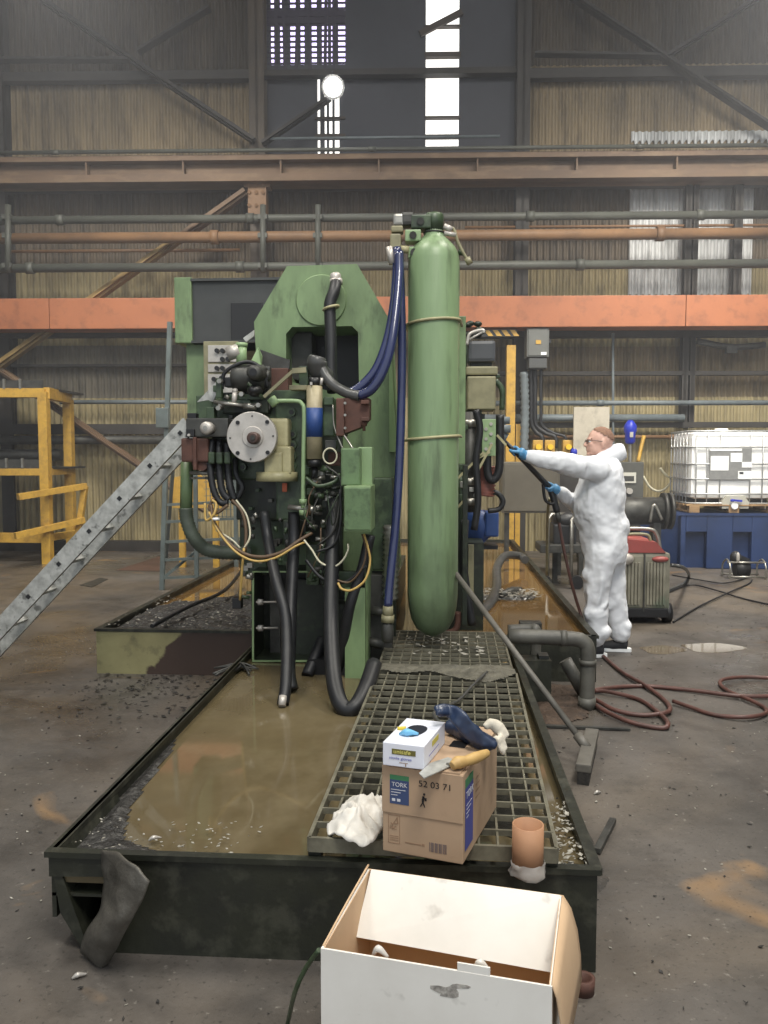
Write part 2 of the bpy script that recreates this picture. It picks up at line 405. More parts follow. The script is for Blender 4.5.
# steelwork ---------------------------------------------------------
M_girt = mat('sooty_steel_and_shade', c(58, 54, 50), c(38, 36, 34), 3, .7, .7)
M_rail = mat('rusty_crane_rail', c(116, 90, 66), c(80, 62, 48), 1.5, .7, .65, c3=c(136, 112, 84), s3=5, a3=.5, stretch=(.4, 1, 1))
M_pipeg = mat('grey_green_pipe', c(80, 82, 74), c(54, 55, 50), 3, .6, .55)
M_pipeo = mat('rust_orange_pipe', c(136, 100, 66), c(94, 70, 50), 2, .7, .6)
M_conduit = mat('grey_blue_conduit', c(112, 122, 126), c(70, 74, 76), 3, .6, .5)
def wallbeam(name, label, cat, y0, y1, off, dep, m, x0=-30, x1=800, xr=384, group=None, flange=0):
    bm = nb(); s0, s1 = ws(x0, y0, off)[0], ws(x1, y0, off)[0]; h1 = ws(xr, y0, off)[1]; h0 = ws(xr, y1, off)[1]
    wb(bm, s0, s1, h0, h1, off-dep, off)
    return single(name, bm, m, label, cat, group)
def ibeam(name, label, y0, y1, off, dep, m, x0=-60, x1=830, xr=384):
    bm = nb(); s0, s1 = ws(x0, y0, off)[0], ws(x1, y0, off)[0]; h1 = ws(xr, y0, off)[1]; h0 = ws(xr, y1, off)[1]
    t = (h1-h0)
    wb(bm, s0, s1, h1-.2*t, h1, off-dep, off); wb(bm, s0, s1, h0, h0+.28*t, off-dep, off+.02); wb(bm, s0, s1, h0, h1, off-dep*.55, off-dep*.45)
    n = 9
    for i in range(n): s = s0+(s1-s0)*(i+.5)/n; wb(bm, s-.012, s+.012, h0, h1, off-dep*.5, off-.03)
    return single(name, bm, m, label, 'steel beam')
ibeam('crane_rail_beam', 'long rusty brown steel beam high across the whole back wall', 153, 180, .75, .4, M_rail)
def wpipe(name, label, y, r, off, m, x0=-60, x1=830, cat='pipe', xr=384, couplings=()):
    bm = nb(); h = ws(xr, y, off)[1]; s0, s1 = ws(x0, y, off)[0], ws(x1, y, off)[0]
    cyl(bm, W(s0, h, off), W(s1, h, off), r, seg=12)
    for cx in couplings:
        s = ws(cx, y, off)[0]; cyl(bm, W(s-.06, h, off), W(s+.06, h, off), r*1.3, seg=12)
    return single(name, bm, m, label, cat)
wpipe('service_pipe', 'thin green pipe lying on top of the rusty crane beam', 149, .03, .8, M_pipeg, couplings=(55, 372, 640))
wpipe('service_pipe', 'grey green pipe, topmost of the three below the crane beam', 217.5, .062, .95, M_pipeg, couplings=(60, 250, 530, 700))
wpipe('service_pipe', 'rust orange pipe, middle one of the three below the crane beam', 236, .085, .95, M_pipeo, couplings=(215, 660))
wpipe('service_pipe', 'grey green pipe, lowest of the three, above the orange beam', 266, .068, .95, M_pipeg, couplings=(30, 240, 580))
wpipe('service_pipe', 'thin white-lit conduit crossing below the two daylight slots', 137.5, .022, .5, M_conduit, x0=270, x1=500)
# ladder rack of thin pipes between
wpipe('service_pipe', 'thin rusty pipe just under the rust orange pipe, left bay', 249, .026, .3, M_pipeo, x0=-60, x1=240)
wpipe('service_pipe', 'thin rusty pipe just under the rust orange pipe, right bay', 228, .022, .3, M_pipeo, x0=465, x1=830)
for x, l in ((318, 'upright pipe hanger just left of the green machine top'), (263, 'short dark pipe hanger on the left column'), (8, 'pipe hanger at the far left end of the pipes')):
    bm = nb(); a = wp(x, 205, 1.03); b = wp(x, 272, 1.03); cyl(bm, a, b, .045, seg=10)
    for y in (217.5, 236, 266): p = wp(x, y, 1.0); box(bm, p, (.14, .12, .07))
    single('pipe_hanger', bm, M_pipeg, l, 'pipe hanger')
# orange beam in two lengths (a joint shows near the left)
bm = nb(); h1 = ws(384, 296.5, 1.0)[1]; h0 = ws(384, 327.5, 1.0)[1]
def obeam(x0, x1, label):
    bm = nb(); s0, s1 = ws(x0, 300, 1.0)[0], ws(x1, 300, 1.0)[0]
    wb(bm, s0, s1, h0, h1, .82, 1.0, .008); wb(bm, s0, s1, h1-.03, h1+.0, .6, .85); wb(bm, s0, s1, h0, h0+.03, .6, .85)
    single('orange_beam', bm, M_orange, label, 'steel beam')
obeam(-60, 48.4, 'short end of the bright orange steel beam at the far left')
obeam(49, 686, 'long bright orange steel beam crossing behind the green machine and cylinder')
obeam(686.6, 830, 'orange beam length at the far right above the white tank')
# girts and columns
G = 'dark horizontal wall girts'
def girt(x0, x1, y0, y1, off, lab, m=M_girt, xr=None):
    wallbeam('girt_or_shade_strip', lab, 'girt', y0, y1, off, .16, m, x0, x1, xr or (x0+x1)/2)
girt(-60, 262, 71, 80, .3, 'dark horizontal girt high on the left bay')
girt(528, 830, 66, 76, .3, 'dark horizontal girt high on the right bay')
girt(262, 520, 68, 74, .25, 'dark horizontal rail across the dark door zone')
girt(-60, 830, 181, 188, .35, 'dark strip standing for the shadow right under the crane beam')  # shadow below the crane beam, built as a dark strip
girt(-60, 262, 330, 337, .4, 'dark girt just under the orange beam, left bay')
girt(465, 830, 330, 337, .4, 'dark girt just under the orange beam, right bay')
girt(-60, 200, 364, 366.5, .3, 'thin dark rail below the left end of the orange beam')
girt(465, 830, 371, 375, .4, 'dark rail halfway down the right bay')
girt(-60, 262, 424, 434, .4, 'dark heavy rail behind the yellow platform')
girt(-60, 262, 541, 552, .35, 'dark kerb at the foot of the left wall bay')
girt(465, 830, 422, 427.5, .45, 'dark strip standing for a shadow behind the top of the white tank')  # band of shadow on the wall, built as a dark strip
def diag(name, p, q, wd, ht, m, lab, off=.45):
    bm = nb(); beam(bm, wp(*p, off), wp(*q, off), wd, ht, up=tuple(WN)); beam(bm, wp(*p, off+.05), wp(*q, off+.05), .02, ht*1.4, up=tuple(WN))
    single(name, bm, m, lab, 'brace')
diag('roof_brace', (42, 0), (254, 141), .09, .12, M_girt, 'long dark diagonal brace in the top left bay')
diag('roof_brace', (210, 8), (138, 52), .08, .1, M_girt, 'short dark diagonal brace meeting the long one, top left')
diag('roof_brace', (-10, 60), (130, 60), .07, .09, M_girt, 'thin horizontal strut at the top left corner')
diag('roof_brace', (570, -5), (790, 140), .09, .12, M_girt, 'long dark diagonal brace in the top right bay')
diag('roof_brace', (768, -8), (668, 56), .08, .1, M_girt, 'short dark diagonal brace meeting the long one, top right')
diag('roof_brace', (535, 54), (660, 56), .07, .09, M_girt, 'thin horizontal strut in the top right bay')
diag('roof_brace', (262, 144), (330, 98), .08, .1, M_girt, 'dark diagonal strut rising to the glaring lamp')
diag('roof_brace', (-10, 372), (180, 238), .12, .14, M_yel if False else mat('brown_yellow_brace', c(150, 122, 66), c(92, 72, 48), 3, .8, .6), 'brown and yellow diagonal brace behind the left end of the orange beam', .6)
diag('roof_brace', (178, 240), (246, 192), .12, .14, M_rail, 'rusty upper length of the diagonal brace below the crane beam', .6)
diag('roof_brace', (-5, 366), (205, 510), .1, .13, M_rail, 'rusty diagonal brace running down behind the yellow platform', .55)
def column(x0, x1, y0, y1, off, m, lab, dep=.3):
    bm = nb(); s0, s1 = ws(x0, 300, off)[0], ws(x1, 300, off)[0]
    hb = 0 if y1 > 540 else ws(x0, y1, off)[1]; ht = hT if y0 < 0 else ws(x0, y0, off)[1]
    wb(bm, s0, s1, hb, ht, off-.03, off); wb(bm, s0, s1, hb, ht, off-dep, off-dep+.03); sm_ = (s0+s1)/2; wb(bm, sm_-.02, sm_+.02, hb, ht, off-dep, off)
    single('wall_column', bm, m, lab, 'column')
column(251, 266, -5, 600, .35, mat('column_paint', c(78, 66, 52), c(52, 46, 40), 2, .7, .6), 'brown steel wall column left of the machine')
column(515, 528, -5, 600, .35, M_girt, 'dark steel wall column right of the green cylinder')
column(-4, 8, -5, 600, .35, M_girt, 'dark steel wall column at the far left edge')
column(684, 690, 180, 428, .4, M_girt, 'thin dark post, left one of a pair on the right bay', .15)
column(692, 697, 180, 428, .4, M_girt, 'thin dark post, right one of a pair on the right bay', .15)
column(733, 741, 180, 300, .4, M_girt, 'dark post above the orange beam at the far right', .15)
# rust gusset under the crane rail
bm = nb(); 
for p in ((244, 181, 270, 187), (248, 187, 266, 214)):
    a = wp(p[0], p[3], .62); b = wp(p[2], p[1], .62); s0 = ws(p[0], p[3], .62); s1 = ws(p[2], p[1], .62); wb(bm, s0[0], s1[0], s0[1], s1[1], .4, .62)
for x in (249, 256, 263):
    for y in (184, 192, 205): cyl(bm, wp(x, y, .62), wp(x, y, .65), .03, seg=6)
single('column_bracket', bm, M_pipeo, 'rust orange bolted bracket under the crane beam on the left column', 'bracket')
# conduits on the lower wall
wpipe('wall_conduit', 'light grey conduit on the left wall bay level with the platform top', 402, .035, .3, M_conduit, x0=60, x1=262, xr=150)
wpipe('wall_conduit', 'blue grey conduit on the right bay, upper one', 403, .04, .5, M_conduit, x0=470, x1=830, xr=600, couplings=(600,))
wpipe('wall_conduit', 'grey lagged conduit on the right bay, below the blue grey one', 418, .06, .5, M_conduit, x0=470, x1=684, xr=600)
wpipe('wall_conduit', 'thin pipe low on the right bay behind the person', 437, .03, .5, M_pipeo, x0=520, x1=690, xr=600, couplings=(672,))
wpipe('wall_conduit', 'thick dark pipe behind the yellow platform, upper', 440, .07, .5, M_dksteel, x0=-60, x1=165, xr=100)
wpipe('wall_conduit', 'thick dark pipe behind the yellow platform, lower', 455, .09, .5, M_dksteel, x0=-60, x1=62, xr=30)
bm = nb(); tube(bm, [wp(613, 333, .5), wp(613, 400, .5), wp(613, 470, .5)], .022); single('wall_conduit', bm, M_conduit, 'thin upright conduit right of the pale board', 'pipe')
bm = nb(); tube(bm, [wp(697, 341, .45), wp(730, 347, .45), wp(765, 345, .45)], .05); box(bm, wp(731, 350, .48), (.16, .1, .1)); single('tube_light', bm, M_dksteel, 'dark unlit tube fitting under the orange beam at the right', 'light fitting')
# glaring flood lamp
fl = T('flood_lamp', 'glaring white flood lamp high on the dark door zone', 'lamp', wp(333, 87, 1.2))
p = wp(333, 87, 1.2)
bm = nb(); lathe(bm, [(.03, -.25), (.08, -.22), (.16, -.05), (.17, 0)], p, (_C-p), 20); fl.part('shade', bm, M_dksteel)
bm = nb(); ell(bm, p, (.13, .13, .13)); fl.part('bulb', bm, mat('lamp_glow', (1, 1, 1, 1), None, emit=(1, .98, 1, 1), estr=60))
bm = nb(); tube(bm, [p+Vector((0, .2, 0)), wp(333, 75, .9), wp(333, 72, .3)], .02); fl.part('bracket', bm, M_dksteel)
# ================================================================ FAR OBJECTS
# yellow access platform at the left wall
yp = T('access_platform', 'yellow steel access platform frame standing by the left wall', 'platform', A(45, 557, 11.6))
YP = 11.6
def pbar(p, q, wd, ht): bm = nb(); beam(bm, p, q, wd, ht, bev=.004); return bm
def leg(x, Y, top, wdt=.13):
    a = A(x, top, Y); bm = nb(); b3(bm, a.x-wdt/2, a.x+wdt/2, Y-.06, Y+.06, 0, a.z); yp.part('leg', bm, M_yel)
leg(43.5, YP, 392); leg(68, YP+1.1, 400, .13); leg(-14, YP, 392)
a = A(-60, 393, YP); b = A(46, 393, YP); yp.part('deck_beam', pbar(a, b, .1, .13), M_yel)
e2 = A(69, 396, YP+1.1); yp.part('deck_beam', pbar(b, Vector((e2.x, YP+1.1, b.z)), .1, .16), M_yel)
a = A(-60, 472, YP); b = A(46, 472, YP); yp.part('deck_beam', pbar(a, b, .1, .1), M_yel)
yp.part('deck_beam', pbar(b, Vector((e2.x, YP+1.1, b.z)), .08, .1), M_yel)
bm = nb(); b3(bm, A(-60, 390, YP).x, A(45, 390, YP).x, YP, YP+1.3, b.z+.04, b.z+.07); yp.part('deck', bm, M_dksteel)
bm = nb(); zt = A(45, 393, YP).z; b3(bm, A(-60, 390, YP).x, A(45, 390, YP).x, YP, YP+1.3, zt+.06, zt+.09); yp.part('deck', bm, M_dksteel)
for zz in (zt, b.z):
    for x in (6, 22):
        bm = nb(); q = A(x, 393, YP); b3(bm, q.x-.015, q.x+.015, YP-.06, YP-.03, zz+.06, zz+.2); yp.part('toe_bracket', bm, M_steel)
    bm = nb(); q = A(-60, 393, YP); b3(bm, q.x, A(44, 393, YP).x, YP-.03, YP-.01, zz+.05, zz+.18); yp.part('toe_board', bm, M_dksteel)
yp.part('guard_rail', pbar(A(18, 497, YP-.5), A(86, 486, YP+.4), .07, .09), M_yel)
yp.part('guard_rail', pbar(A(15, 536, YP-.5), A(84, 520, YP+.4), .07, .09), M_yel)
yp.part('guard_post', pbar(A(85, 486, YP+.4), A(78, 535, YP+.4), .08, .08), M_yel)
yp.part('base_beam', pbar(A(-40, 537, YP+.2), A(44, 538, YP+.2), .1, .14), M_yel)
yp.part('base_beam', pbar(A(46, 538, YP), A(84, 532, YP+1.3), .08, .1), M_yel)
# pale blue grey scaffold steps beyond the ladder
sf = T('step_frame', 'blue grey steel step frame standing behind the ladder', 'step ladder', A(200, 583, 9.2))
M_sf = mat('blue_grey_paint', c(112, 124, 122), c(80, 86, 84), 5, .6, .5)
YS = 9.2
a = Z(162, 590, 0); b = A(170, 322, a.y)
bm = nb(); beam(bm, a, b, .05, .05); sf.part('upright', bm, M_sf)
bm = nb(); beam(bm, Z(166, 560, 0), A(176, 430, 10.4), .045, .045); sf.part('upright', bm, M_sf)
for xx in (196, 236): bm = nb(); q = A(xx, 480, a.y+.15); b3(bm, q.x-.022, q.x+.022, a.y+.1, a.y+.15, 0, A(xx, 470, a.y).z); sf.part('upright', bm, M_sf)
for yy in (505, 522, 542, 560, 578):
    bm = nb(); beam(bm, A(162, yy, a.y), A(246, yy-4, a.y+.4), .05, .03); sf.part('tread', bm, M_sf)
bm = nb(); beam(bm, A(163, 578, a.y), A(200, 548, a.y+.3), .03, .03); sf.part('brace', bm, M_sf)
bm = nb(); 
for k in range(9):
    p0 = A(206+k*4, 478, a.y+.5); beam(bm, p0, Vector((p0.x, p0.y, A(200, 520, a.y+.5).z)), .008, .008)
for k in range(6):
    beam(bm, A(204, 482+k*7, a.y+.5), A(243, 481+k*7, a.y+.5), .008, .008)
sf.part('mesh_panel', bm, M_sf)
bm = nb(); b3(bm, A(163, 410, a.y).x-.07, A(163, 410, a.y).x+.08, a.y-.06, a.y+.02, A(163, 428, a.y).z, A(163, 408, a.y).z, .01); sf.part('clamp', bm, M_sf)
# yellow barrier seen beyond
yb = T('yellow_guard', 'yellow painted guard plate seen beyond the step frame', 'guard', A(210, 560, 11.3)*1.0)
bm = nb(); q = A(172, 510, 11.3); 
prism(bm, [A(172, 508, 11.3), A(222, 508, 11.3), A(222, 500, 11.3), A(206, 480, 11.3), A(196, 472, 11.3), A(172, 478, 11.3)], (0, .05, 0)); yb.part('plate', bm, M_yel)
for xx in (180, 214): bm = nb(); q = A(xx, 505, 11.3); b3(bm, q.x-.04, q.x+.04, 11.35, 11.42, 0, q.z); yb.part('leg', bm, M_yel)
# dark mats and rust patch plates lying on the floor at the left
def flat(name, pts, m, lab, cat, h=.006):
    bm = nb(); prism(bm, [Z(x, y, h) for x, y in pts], (0, 0, -h+.001)); return single(name, bm, m, lab, cat)
flat('floor_plate', [(80, 585), (100, 577.5), (108, 579), (92, 587)], M_dksteel, 'small dark steel plate let into the floor behind the ladder', 'floor plate')
flat('floor_plate', [(116, 570), (160, 556), (166, 562), (160, 571)], mat('red_brown_plate', c(92, 68, 58), c(70, 56, 50), 3, .6, .5), 'red brown plate on the floor at the foot of the step frame', 'floor plate')

# electrical cabinet under the orange beam
ec = T('switch_cabinet', 'grey steel switch cabinet fixed under the orange beam', 'cabinet', wp(538, 370, .9))
M_grey = mat('grey_cabinet', c(104, 106, 102), c(80, 80, 76), 3, .5, .5)
def wbox(x0, y0, x1, y1, off, dep, bev=0):
    bm = nb(); s0, h1 = ws(x0, y0, off); s1, h0 = ws(x1, y1, off); wb(bm, s0, s1, h0, h1, off-dep, off, bev); return bm
ec.part('body', wbox(527, 328, 549, 357, .95, .3, .01), M_grey); ec.part('door', wbox(528.5, 329.5, 547.5, 355.5, .965, .02, .005), M_grey)
ec.part('lower_box', wbox(529, 358, 547, 368, .93, .26, .01), mat('grey_cabinet_dark', c(74, 76, 76), None))
ec.part('warning_plate', wbox(536, 340, 541, 344, .975, .01), M_yel); ec.part('nameplate', wbox(541, 352, 546.5, 355, .975, .01), M_white)
ec.part('handle', wbox(549.5, 339, 551, 343, .95, .1), M_blackp)
hs = T('hazard_bar', 'yellow and black striped bar under the orange beam', 'hazard bar', wp(498, 336, .9))
hs.part('bar', wbox(480, 329.5, 517, 336.5, .9, .06), M_blackp)
for k in range(4):
    x = 484+k*8.6; bm = nb(); prism(bm, [wp(x, 330, .91), wp(x+5, 330, .91), wp(x+9.5, 336, .91), wp(x+4.5, 336, .91)], -WN*.01); hs.part('stripe', bm, M_yel)
bm = nb(); s0, h1 = ws(507, 345, .8); s1, h0 = ws(515.5, 380, .8); wb(bm, s0, s1, 0, h1, .68, .8)
single('yellow_post', bm, M_yel, 'tall yellow post beside the rear unit, left of the person', 'post')
bm = nb(); wb(bm, *[ws(x, 430, .75)[0] for x in (516, 521)], 0, ws(516, 424, .75)[1], .7, .75); single('yellow_post', bm, M_yel, 'short yellow post right of the tall yellow post', 'post')
bm = nb(); tube(bm, [wp(524, 372, .8), wp(525, 410, .8), wp(524, 452, .8)], .055, ribs=.35, n=14, seg=10); single('lagged_pipe', bm, M_conduit, 'pale ribbed upright pipe right of the yellow post', 'pipe')
CB = 'dark cables on the wall by the yellow sockets'
cabl = ['dark cable bending to the left yellow socket box', 'dark cable bending to the middle yellow socket box', 'dark cable bending to the right yellow socket box']
for i, (x0, x1) in enumerate(((531, 543), (535, 556), (541, 566))):
    bm = nb(); tube(bm, [wp(x0, 365, .7), wp(x0, 410, .7), wp(x0+1, 425, .7), wp((x0+x1)/2, 433, .72), wp(x1-1, 437, .75), wp(x1, 448, .75)], .035 if i < 2 else .025); single('power_cable', bm, M_black, cabl[i], 'cable')
soc = ['left of the three yellow socket boxes left of the person', 'middle yellow socket box left of the person', 'yellow socket box with blue cap just left of the face']
for i, x in enumerate((538, 550, 568)):
    t = T('socket_box', soc[i], 'socket', wp(x, 456, .8), group=None)
    t.part('body', wbox(x-5, 440, x+5, 456, .82, .12, .015), M_yel)
    bm = nb(); p = wp(x, 447, .83); cyl(bm, p, p+WN*.07, .045); t.part('cover', bm, mat('yellow_cap', c(236, 190, 30), None, rough=.4))
    if i == 2:
        bm = nb(); p = wp(574, 452, .86); ell(bm, p, (.06, .06, .07)); t.part('blue_cap', bm, mat('blue_plastic', c(30, 50, 190), None, rough=.35))
bd = T('pale_board', 'pale grey weathered board leaning upright behind the head', 'board', wp(591, 540, .9))
bd.part('panel', wbox(574, 407, 608.5, 470, .9, .04), mat('pale_board_face', c(196, 188, 170), c(168, 158, 140), 3, .6, .8, c3=c(120, 112, 98), s3=5, a3=.4))
bd.part('leg', wbox(578, 470, 584, 560, .88, .04), M_dksteel); bd.part('leg', wbox(600, 470, 606, 560, .88, .04), M_dksteel)
# blue plug hanging
bp_ = T('blue_plug', 'bright blue plug connector standing above the meter panel', 'plug', wp(630, 462, 1.1))
p = wp(630, 444, 1.1)
bm = nb(); lathe(bm, [(.05, 0), (.075, .03), (.08, .16), (.095, .2), (.095, .27), (.06, .33), (.035, .36)], p, (0, 0, 1)); bp_.part('body', bm, MATS['blue_plastic'])
bm = nb(); tube(bm, [p+Vector((0, 0, .02)), wp(630, 452, 1.1), wp(630, 464, 1.1)], .03); bp_.part('cable', bm, M_steel)
bm = nb(); box(bm, p+Vector((0, -.085, .14)), (.05, .02, .08)); bp_.part('latch', bm, M_steelp)
bm = nb(); tube(bm, [wp(644, 436, .9), wp(641, 448, .95), wp(638, 462, 1.0)], .03); single('yellow_hose', bm, M_yel, 'short yellow hose right of the blue plug', 'hose')
mp_ = T('meter_panel', 'dark grey control panel with a square meter behind the person', 'control panel', wp(630, 552, 1.3))
mp_.part('cabinet', wbox(612, 462, 643, 512, 1.3, .35, .01), mat('dark_panel', c(84, 84, 78), c(60, 60, 56), 4, .5, .5))
mp_.part('meter', wbox(622, 472.5, 636, 483, 1.32, .03), mat('meter_face', c(198, 196, 184), None)); mp_.part('meter_scale', wbox(624, 476, 634, 481, 1.325, .03), M_dksteel)
bm = nb(); p = wp(629, 491, 1.32); cyl(bm, p-WN*.05, p+WN*.05, .045); mp_.part('knob', bm, M_steelp)
mp_.part('stand', wbox(616, 512, 640, 552, 1.25, .25), M_dksteel)
dr_ = T('roller', 'dark cylindrical roller drum lying behind the person', 'drum', A(645, 528, 11.0))
a = A(600, 511, 11.0); b = A(664, 511, 11.0)
bm = nb(); cyl(bm, a, b, .18, seg=24); dr_.part('drum', bm, M_dksteel)
for x in (662, 668): bm = nb(); q = A(x, 511, 11.0); cyl(bm, q, q+Vector((.04, 0, 0)), .24, seg=24); dr_.part('flange', bm, M_dksteel)
for x in (600, 655): bm = nb(); q = A(x, 540, 11.0); b3(bm, q.x-.05, q.x+.05, 10.9, 11.1, 0, A(x, 518, 11).z); dr_.part('stand', bm, M_dksteel)
bm = nb(); tube(bm, [A(650, 522, 10.8), A(654, 505, 10.8), A(662, 520, 10.8)], .02); dr_.part('handle', bm, M_steel)
bm = nb(); tube(bm, [wp(643, 476, .9), wp(650, 487, .92), wp(658, 491, .95), wp(666, 488, .95), wp(671, 480, .93), wp(665, 474, .9), wp(660, 468, .9)], .018); single('cream_cable', bm, M_wcream, 'cream cable looping on the wall left of the white tank', 'cable')
# grey sheet steel bench box behind the lance
bx = T('steel_cabinet', 'large dull brown grey steel box standing behind the lance', 'cabinet', A(535, 552, 10.2))
M_bx = mat('brown_grey_sheet', c(104, 98, 84), c(84, 78, 66), 2.5, .6, .5)
bm = nb(); pb(bm, 502, 462, 560, 513, 10.2, .6, .01); bx.part('body', bm, M_bx)
bm = nb(); pb(bm, 504, 464, 558, 511, 10.185, .02, .004); bx.part('door', bm, M_bx)
for x in (507, 556): bm = nb(); q = A(x, 512, 10.25); b3(bm, q.x-.03, q.x+.03, 10.25, 10.31, 0, q.z); bx.part('leg', bm, M_dksteel)
bx2 = T('dark_cabinet', 'dark cabinet standing right behind the brown grey steel box', 'cabinet', A(567, 545, 10.8))
bm = nb(); pb(bm, 556, 455, 582, 545, 10.8, .5, .01); bx2.part('body', bm, M_girt)
for x in (558, 580): bm = nb(); q = A(x, 545, 11.0); b3(bm, q.x-.03, q.x+.03, 10.9, 11.0, 0, q.z); bx2.part('leg', bm, M_dksteel)
if 1: bm = nb(); pb(bm, 558, 458, 580, 543, 10.785, .02, .004); bx2.part('door', bm, M_girt)
# dark undergrowth of machinery under the bench: trolley with frame
tr = T('tubular_trolley', 'grey tubular trolley frame in shadow behind the far pool', 'trolley', A(555, 560, 9.8))
for x in (548, 572):
    bm = nb(); q = A(x, 520, 9.8); tube(bm, [Vector((q.x, 9.8, .08)), Vector((q.x, 9.8, q.z)), Vector((q.x+.05, 9.9, q.z+.06)), Vector((q.x+.3, 10.0, q.z+.06))], .022, sm=False); tr.part('frame_tube', bm, M_steel)
bm = nb(); pb(bm, 540, 545, 582, 553, 9.8, .5, .01); tr.part('shelf', bm, M_dksteel)
bm = nb(); pb(bm, 553, 524, 577, 545, 9.9, .35, .03); ell(bm, A(566, 520, 10), (.16, .12, .1)); tr.part('motor', bm, M_black)
for x in (545, 577): bm = nb(); q = A(x, 558, 9.8); cyl(bm, Vector((q.x, 9.75, .08)), Vector((q.x, 9.85, .08)), .08); tr.part('wheel', bm, M_black)
wl = T('workbench', 'low dark bench crowded with scrap along the wall between cabinet and tank', 'bench', wp(600, 550, 1.6))
wl.part('top', wbox(575, 524, 660, 529, 1.7, .6), M_dksteel)
for x in (580, 618, 655): wl.part('leg', wbox(x-2, 529, x+2, 552, 1.65, .08), M_dksteel)
wl.part('lower_shelf', wbox(577, 541, 658, 544, 1.6, .5), M_dksteel)

# IBC tank on pallet on a blue spill bund -----------------------------
XB0, XB1, YB0, YB1 = A(682, 540, 11.7).x, 6.9, 11.7, 13.0
xb = A(668, 512, 12.1).x
zb = A(712, 513.5, 11.7).z
bu = T('spill_bund', 'large blue plastic spill bund standing under the white tank', 'spill bund', (5.2, 12.3, 0))
bm = nb()
rec = [(A(686, 530, YB0).x, A(707, 530, YB0).x), (A(733, 530, YB0).x, A(752, 530, YB0).x), (A(775, 530, YB0).x, A(796, 530, YB0).x)]
rz = A(700, 532, YB0).z
# body = chamfered prism with recessed fork pockets built from front blocks
ch = .42
prism(bm, [(XB0, YB0+.12, 0), (XB1, YB0+.12, 0), (XB1, YB1, 0), (XB0-.45, YB1, 0), (XB0-.45, YB0+.5, 0)], (0, 0, zb))
xsb = [XB0-.02]+[v for r in rec for v in r]+[XB1]
for i in range(0, len(xsb), 2): b3(bm, xsb[i], xsb[i+1], YB0, YB0+.2, 0, zb, .015)
for r in rec: b3(bm, r[0], r[1], YB0, YB0+.2, rz, zb, .01)
bu.part('body', bm, M_blued)
bm = nb(); b3(bm, XB0-.44, XB1, YB0-.01, YB0+.02, zb-.03, zb+.005); bu.part('rim', bm, M_blued)
# pallet
px0, px1, py0, py1 = A(688, 505, 11.75).x-.02, A(688, 505, 11.75).x+1.25, 11.75, 12.85
M_wood = mat('pallet_wood', c(178, 142, 98), c(130, 98, 66), 6, .7, .8, stretch=(.3, 2, 2), c3=c(90, 70, 52), s3=5, a3=.5)
pl = T('wooden_pallet', 'wooden pallet lying between the blue bund and the white tank', 'pallet', ((px0+px1)/2, 12.3, zb+.006))
for k in range(3):
    x = px0+.04+k*(px1-px0-.2)/2
    for y in (py0+.0, (py0+py1)/2-.05, py1-.1):
        bm = nb(); b3(bm, x, x+.14, y, y+.1, zb+.028, zb+.1, .004); pl.part('block', bm, M_wood)
    bm = nb(); b3(bm, x, x+.14, py0, py1, zb+.008, zb+.028); pl.part('bottom_board', bm, M_wood)
for k in range(7): bm = nb(); y = py0+k*(py1-py0-.1)/6; b3(bm, px0, px1, y, y+.1, zb+.1, zb+.12, .003); pl.part('deck_board', bm, M_wood)
zi = zb+.122; IX0, IX1, IY0, IY1 = px0+.03, px0+1.22, 11.78, 12.8
zt_ = A(700, 431, IY0).z
ib = T('tank_container', 'white plastic bulk liquid tank in a steel cage on the blue bund', 'tank', ((IX0+IX1)/2, 12.3, zi))
bm = nb(); zl = A(700, 497, IY0).z
b3(bm, IX0+.03, IX1-.03, IY0+.03, IY1-.03, zl-.03, zt_-.01, .09)
ib.part('bottle', bm, mat('white_bottle', c(252, 252, 250), c(235, 236, 234), 2, .5, .35))
bm = nb(); cyl(bm, ((IX0+IX1)/2, 12.3, zt_-.02), ((IX0+IX1)/2, 12.3, zt_+.05), .09); ib.part('cap', bm, M_white)
bm = nb(); b3(bm, IX0+.05, IX1-.05, IY0+.2, IY1-.05, zi, zl-.02); ib.part('base_tray', bm, M_blackp)
M_cage = mat('galvanised_cage', c(196, 198, 198), c(150, 152, 152), 8, .5, .4, .5)
cg = nb(); rr = .011
hz = [zt_-.0, A(700, 447, IY0).z, A(700, 464, IY0).z, A(700, 479, IY0).z, A(700, 494, IY0).z, zi+.015]
for z in hz:
    o = .1; tube(cg, [(IX0+o, IY0, z), (IX1-o, IY0, z), (IX1, IY0+o, z), (IX1, IY1-o, z), (IX1-o, IY1, z), (IX0+o, IY1, z), (IX0, IY1-o, z), (IX0, IY0+o, z)], rr, 8, 1, closed=True, sm=False)
for x in [IX0+.1]+[A(v, 460, IY0).x for v in (707.5, 720.5, 750.5, 763, 775)]:
    for y in (IY0, IY1): cyl(cg, (x, y, zi), (x, y, zt_), .008, seg=8)
for k in range(6):
    y = IY0+.12+k*(IY1-IY0-.24)/5
    for x in (IX0, IX1): cyl(cg, (x, y, zi), (x, y, zt_), .008, seg=8)
ib.part('cage', cg, M_cage)
def ip(x0, y0, x1, y1, m, name, off=.012):
    bm = nb(); pb(bm, x0, y0, x1, y1, IY0-off, .006); return ib.part(name, bm, m)
plate = ip(709, 448, 752, 479, mat('grey_label_plate', c(150, 150, 148), c(120, 120, 118), 20, .5, .4, .3), 'label_plate')
for q in ((710, 448.5, 742, 451), (710.5, 456, 729, 470.5), (730.5, 453, 742.5, 462), (742, 462, 752, 467.5), (738, 471, 752, 479)):
    bm = nb(); pb(bm, *q, IY0-.017, .004); ib.part('label_sheet', bm, M_white, parent=plate)
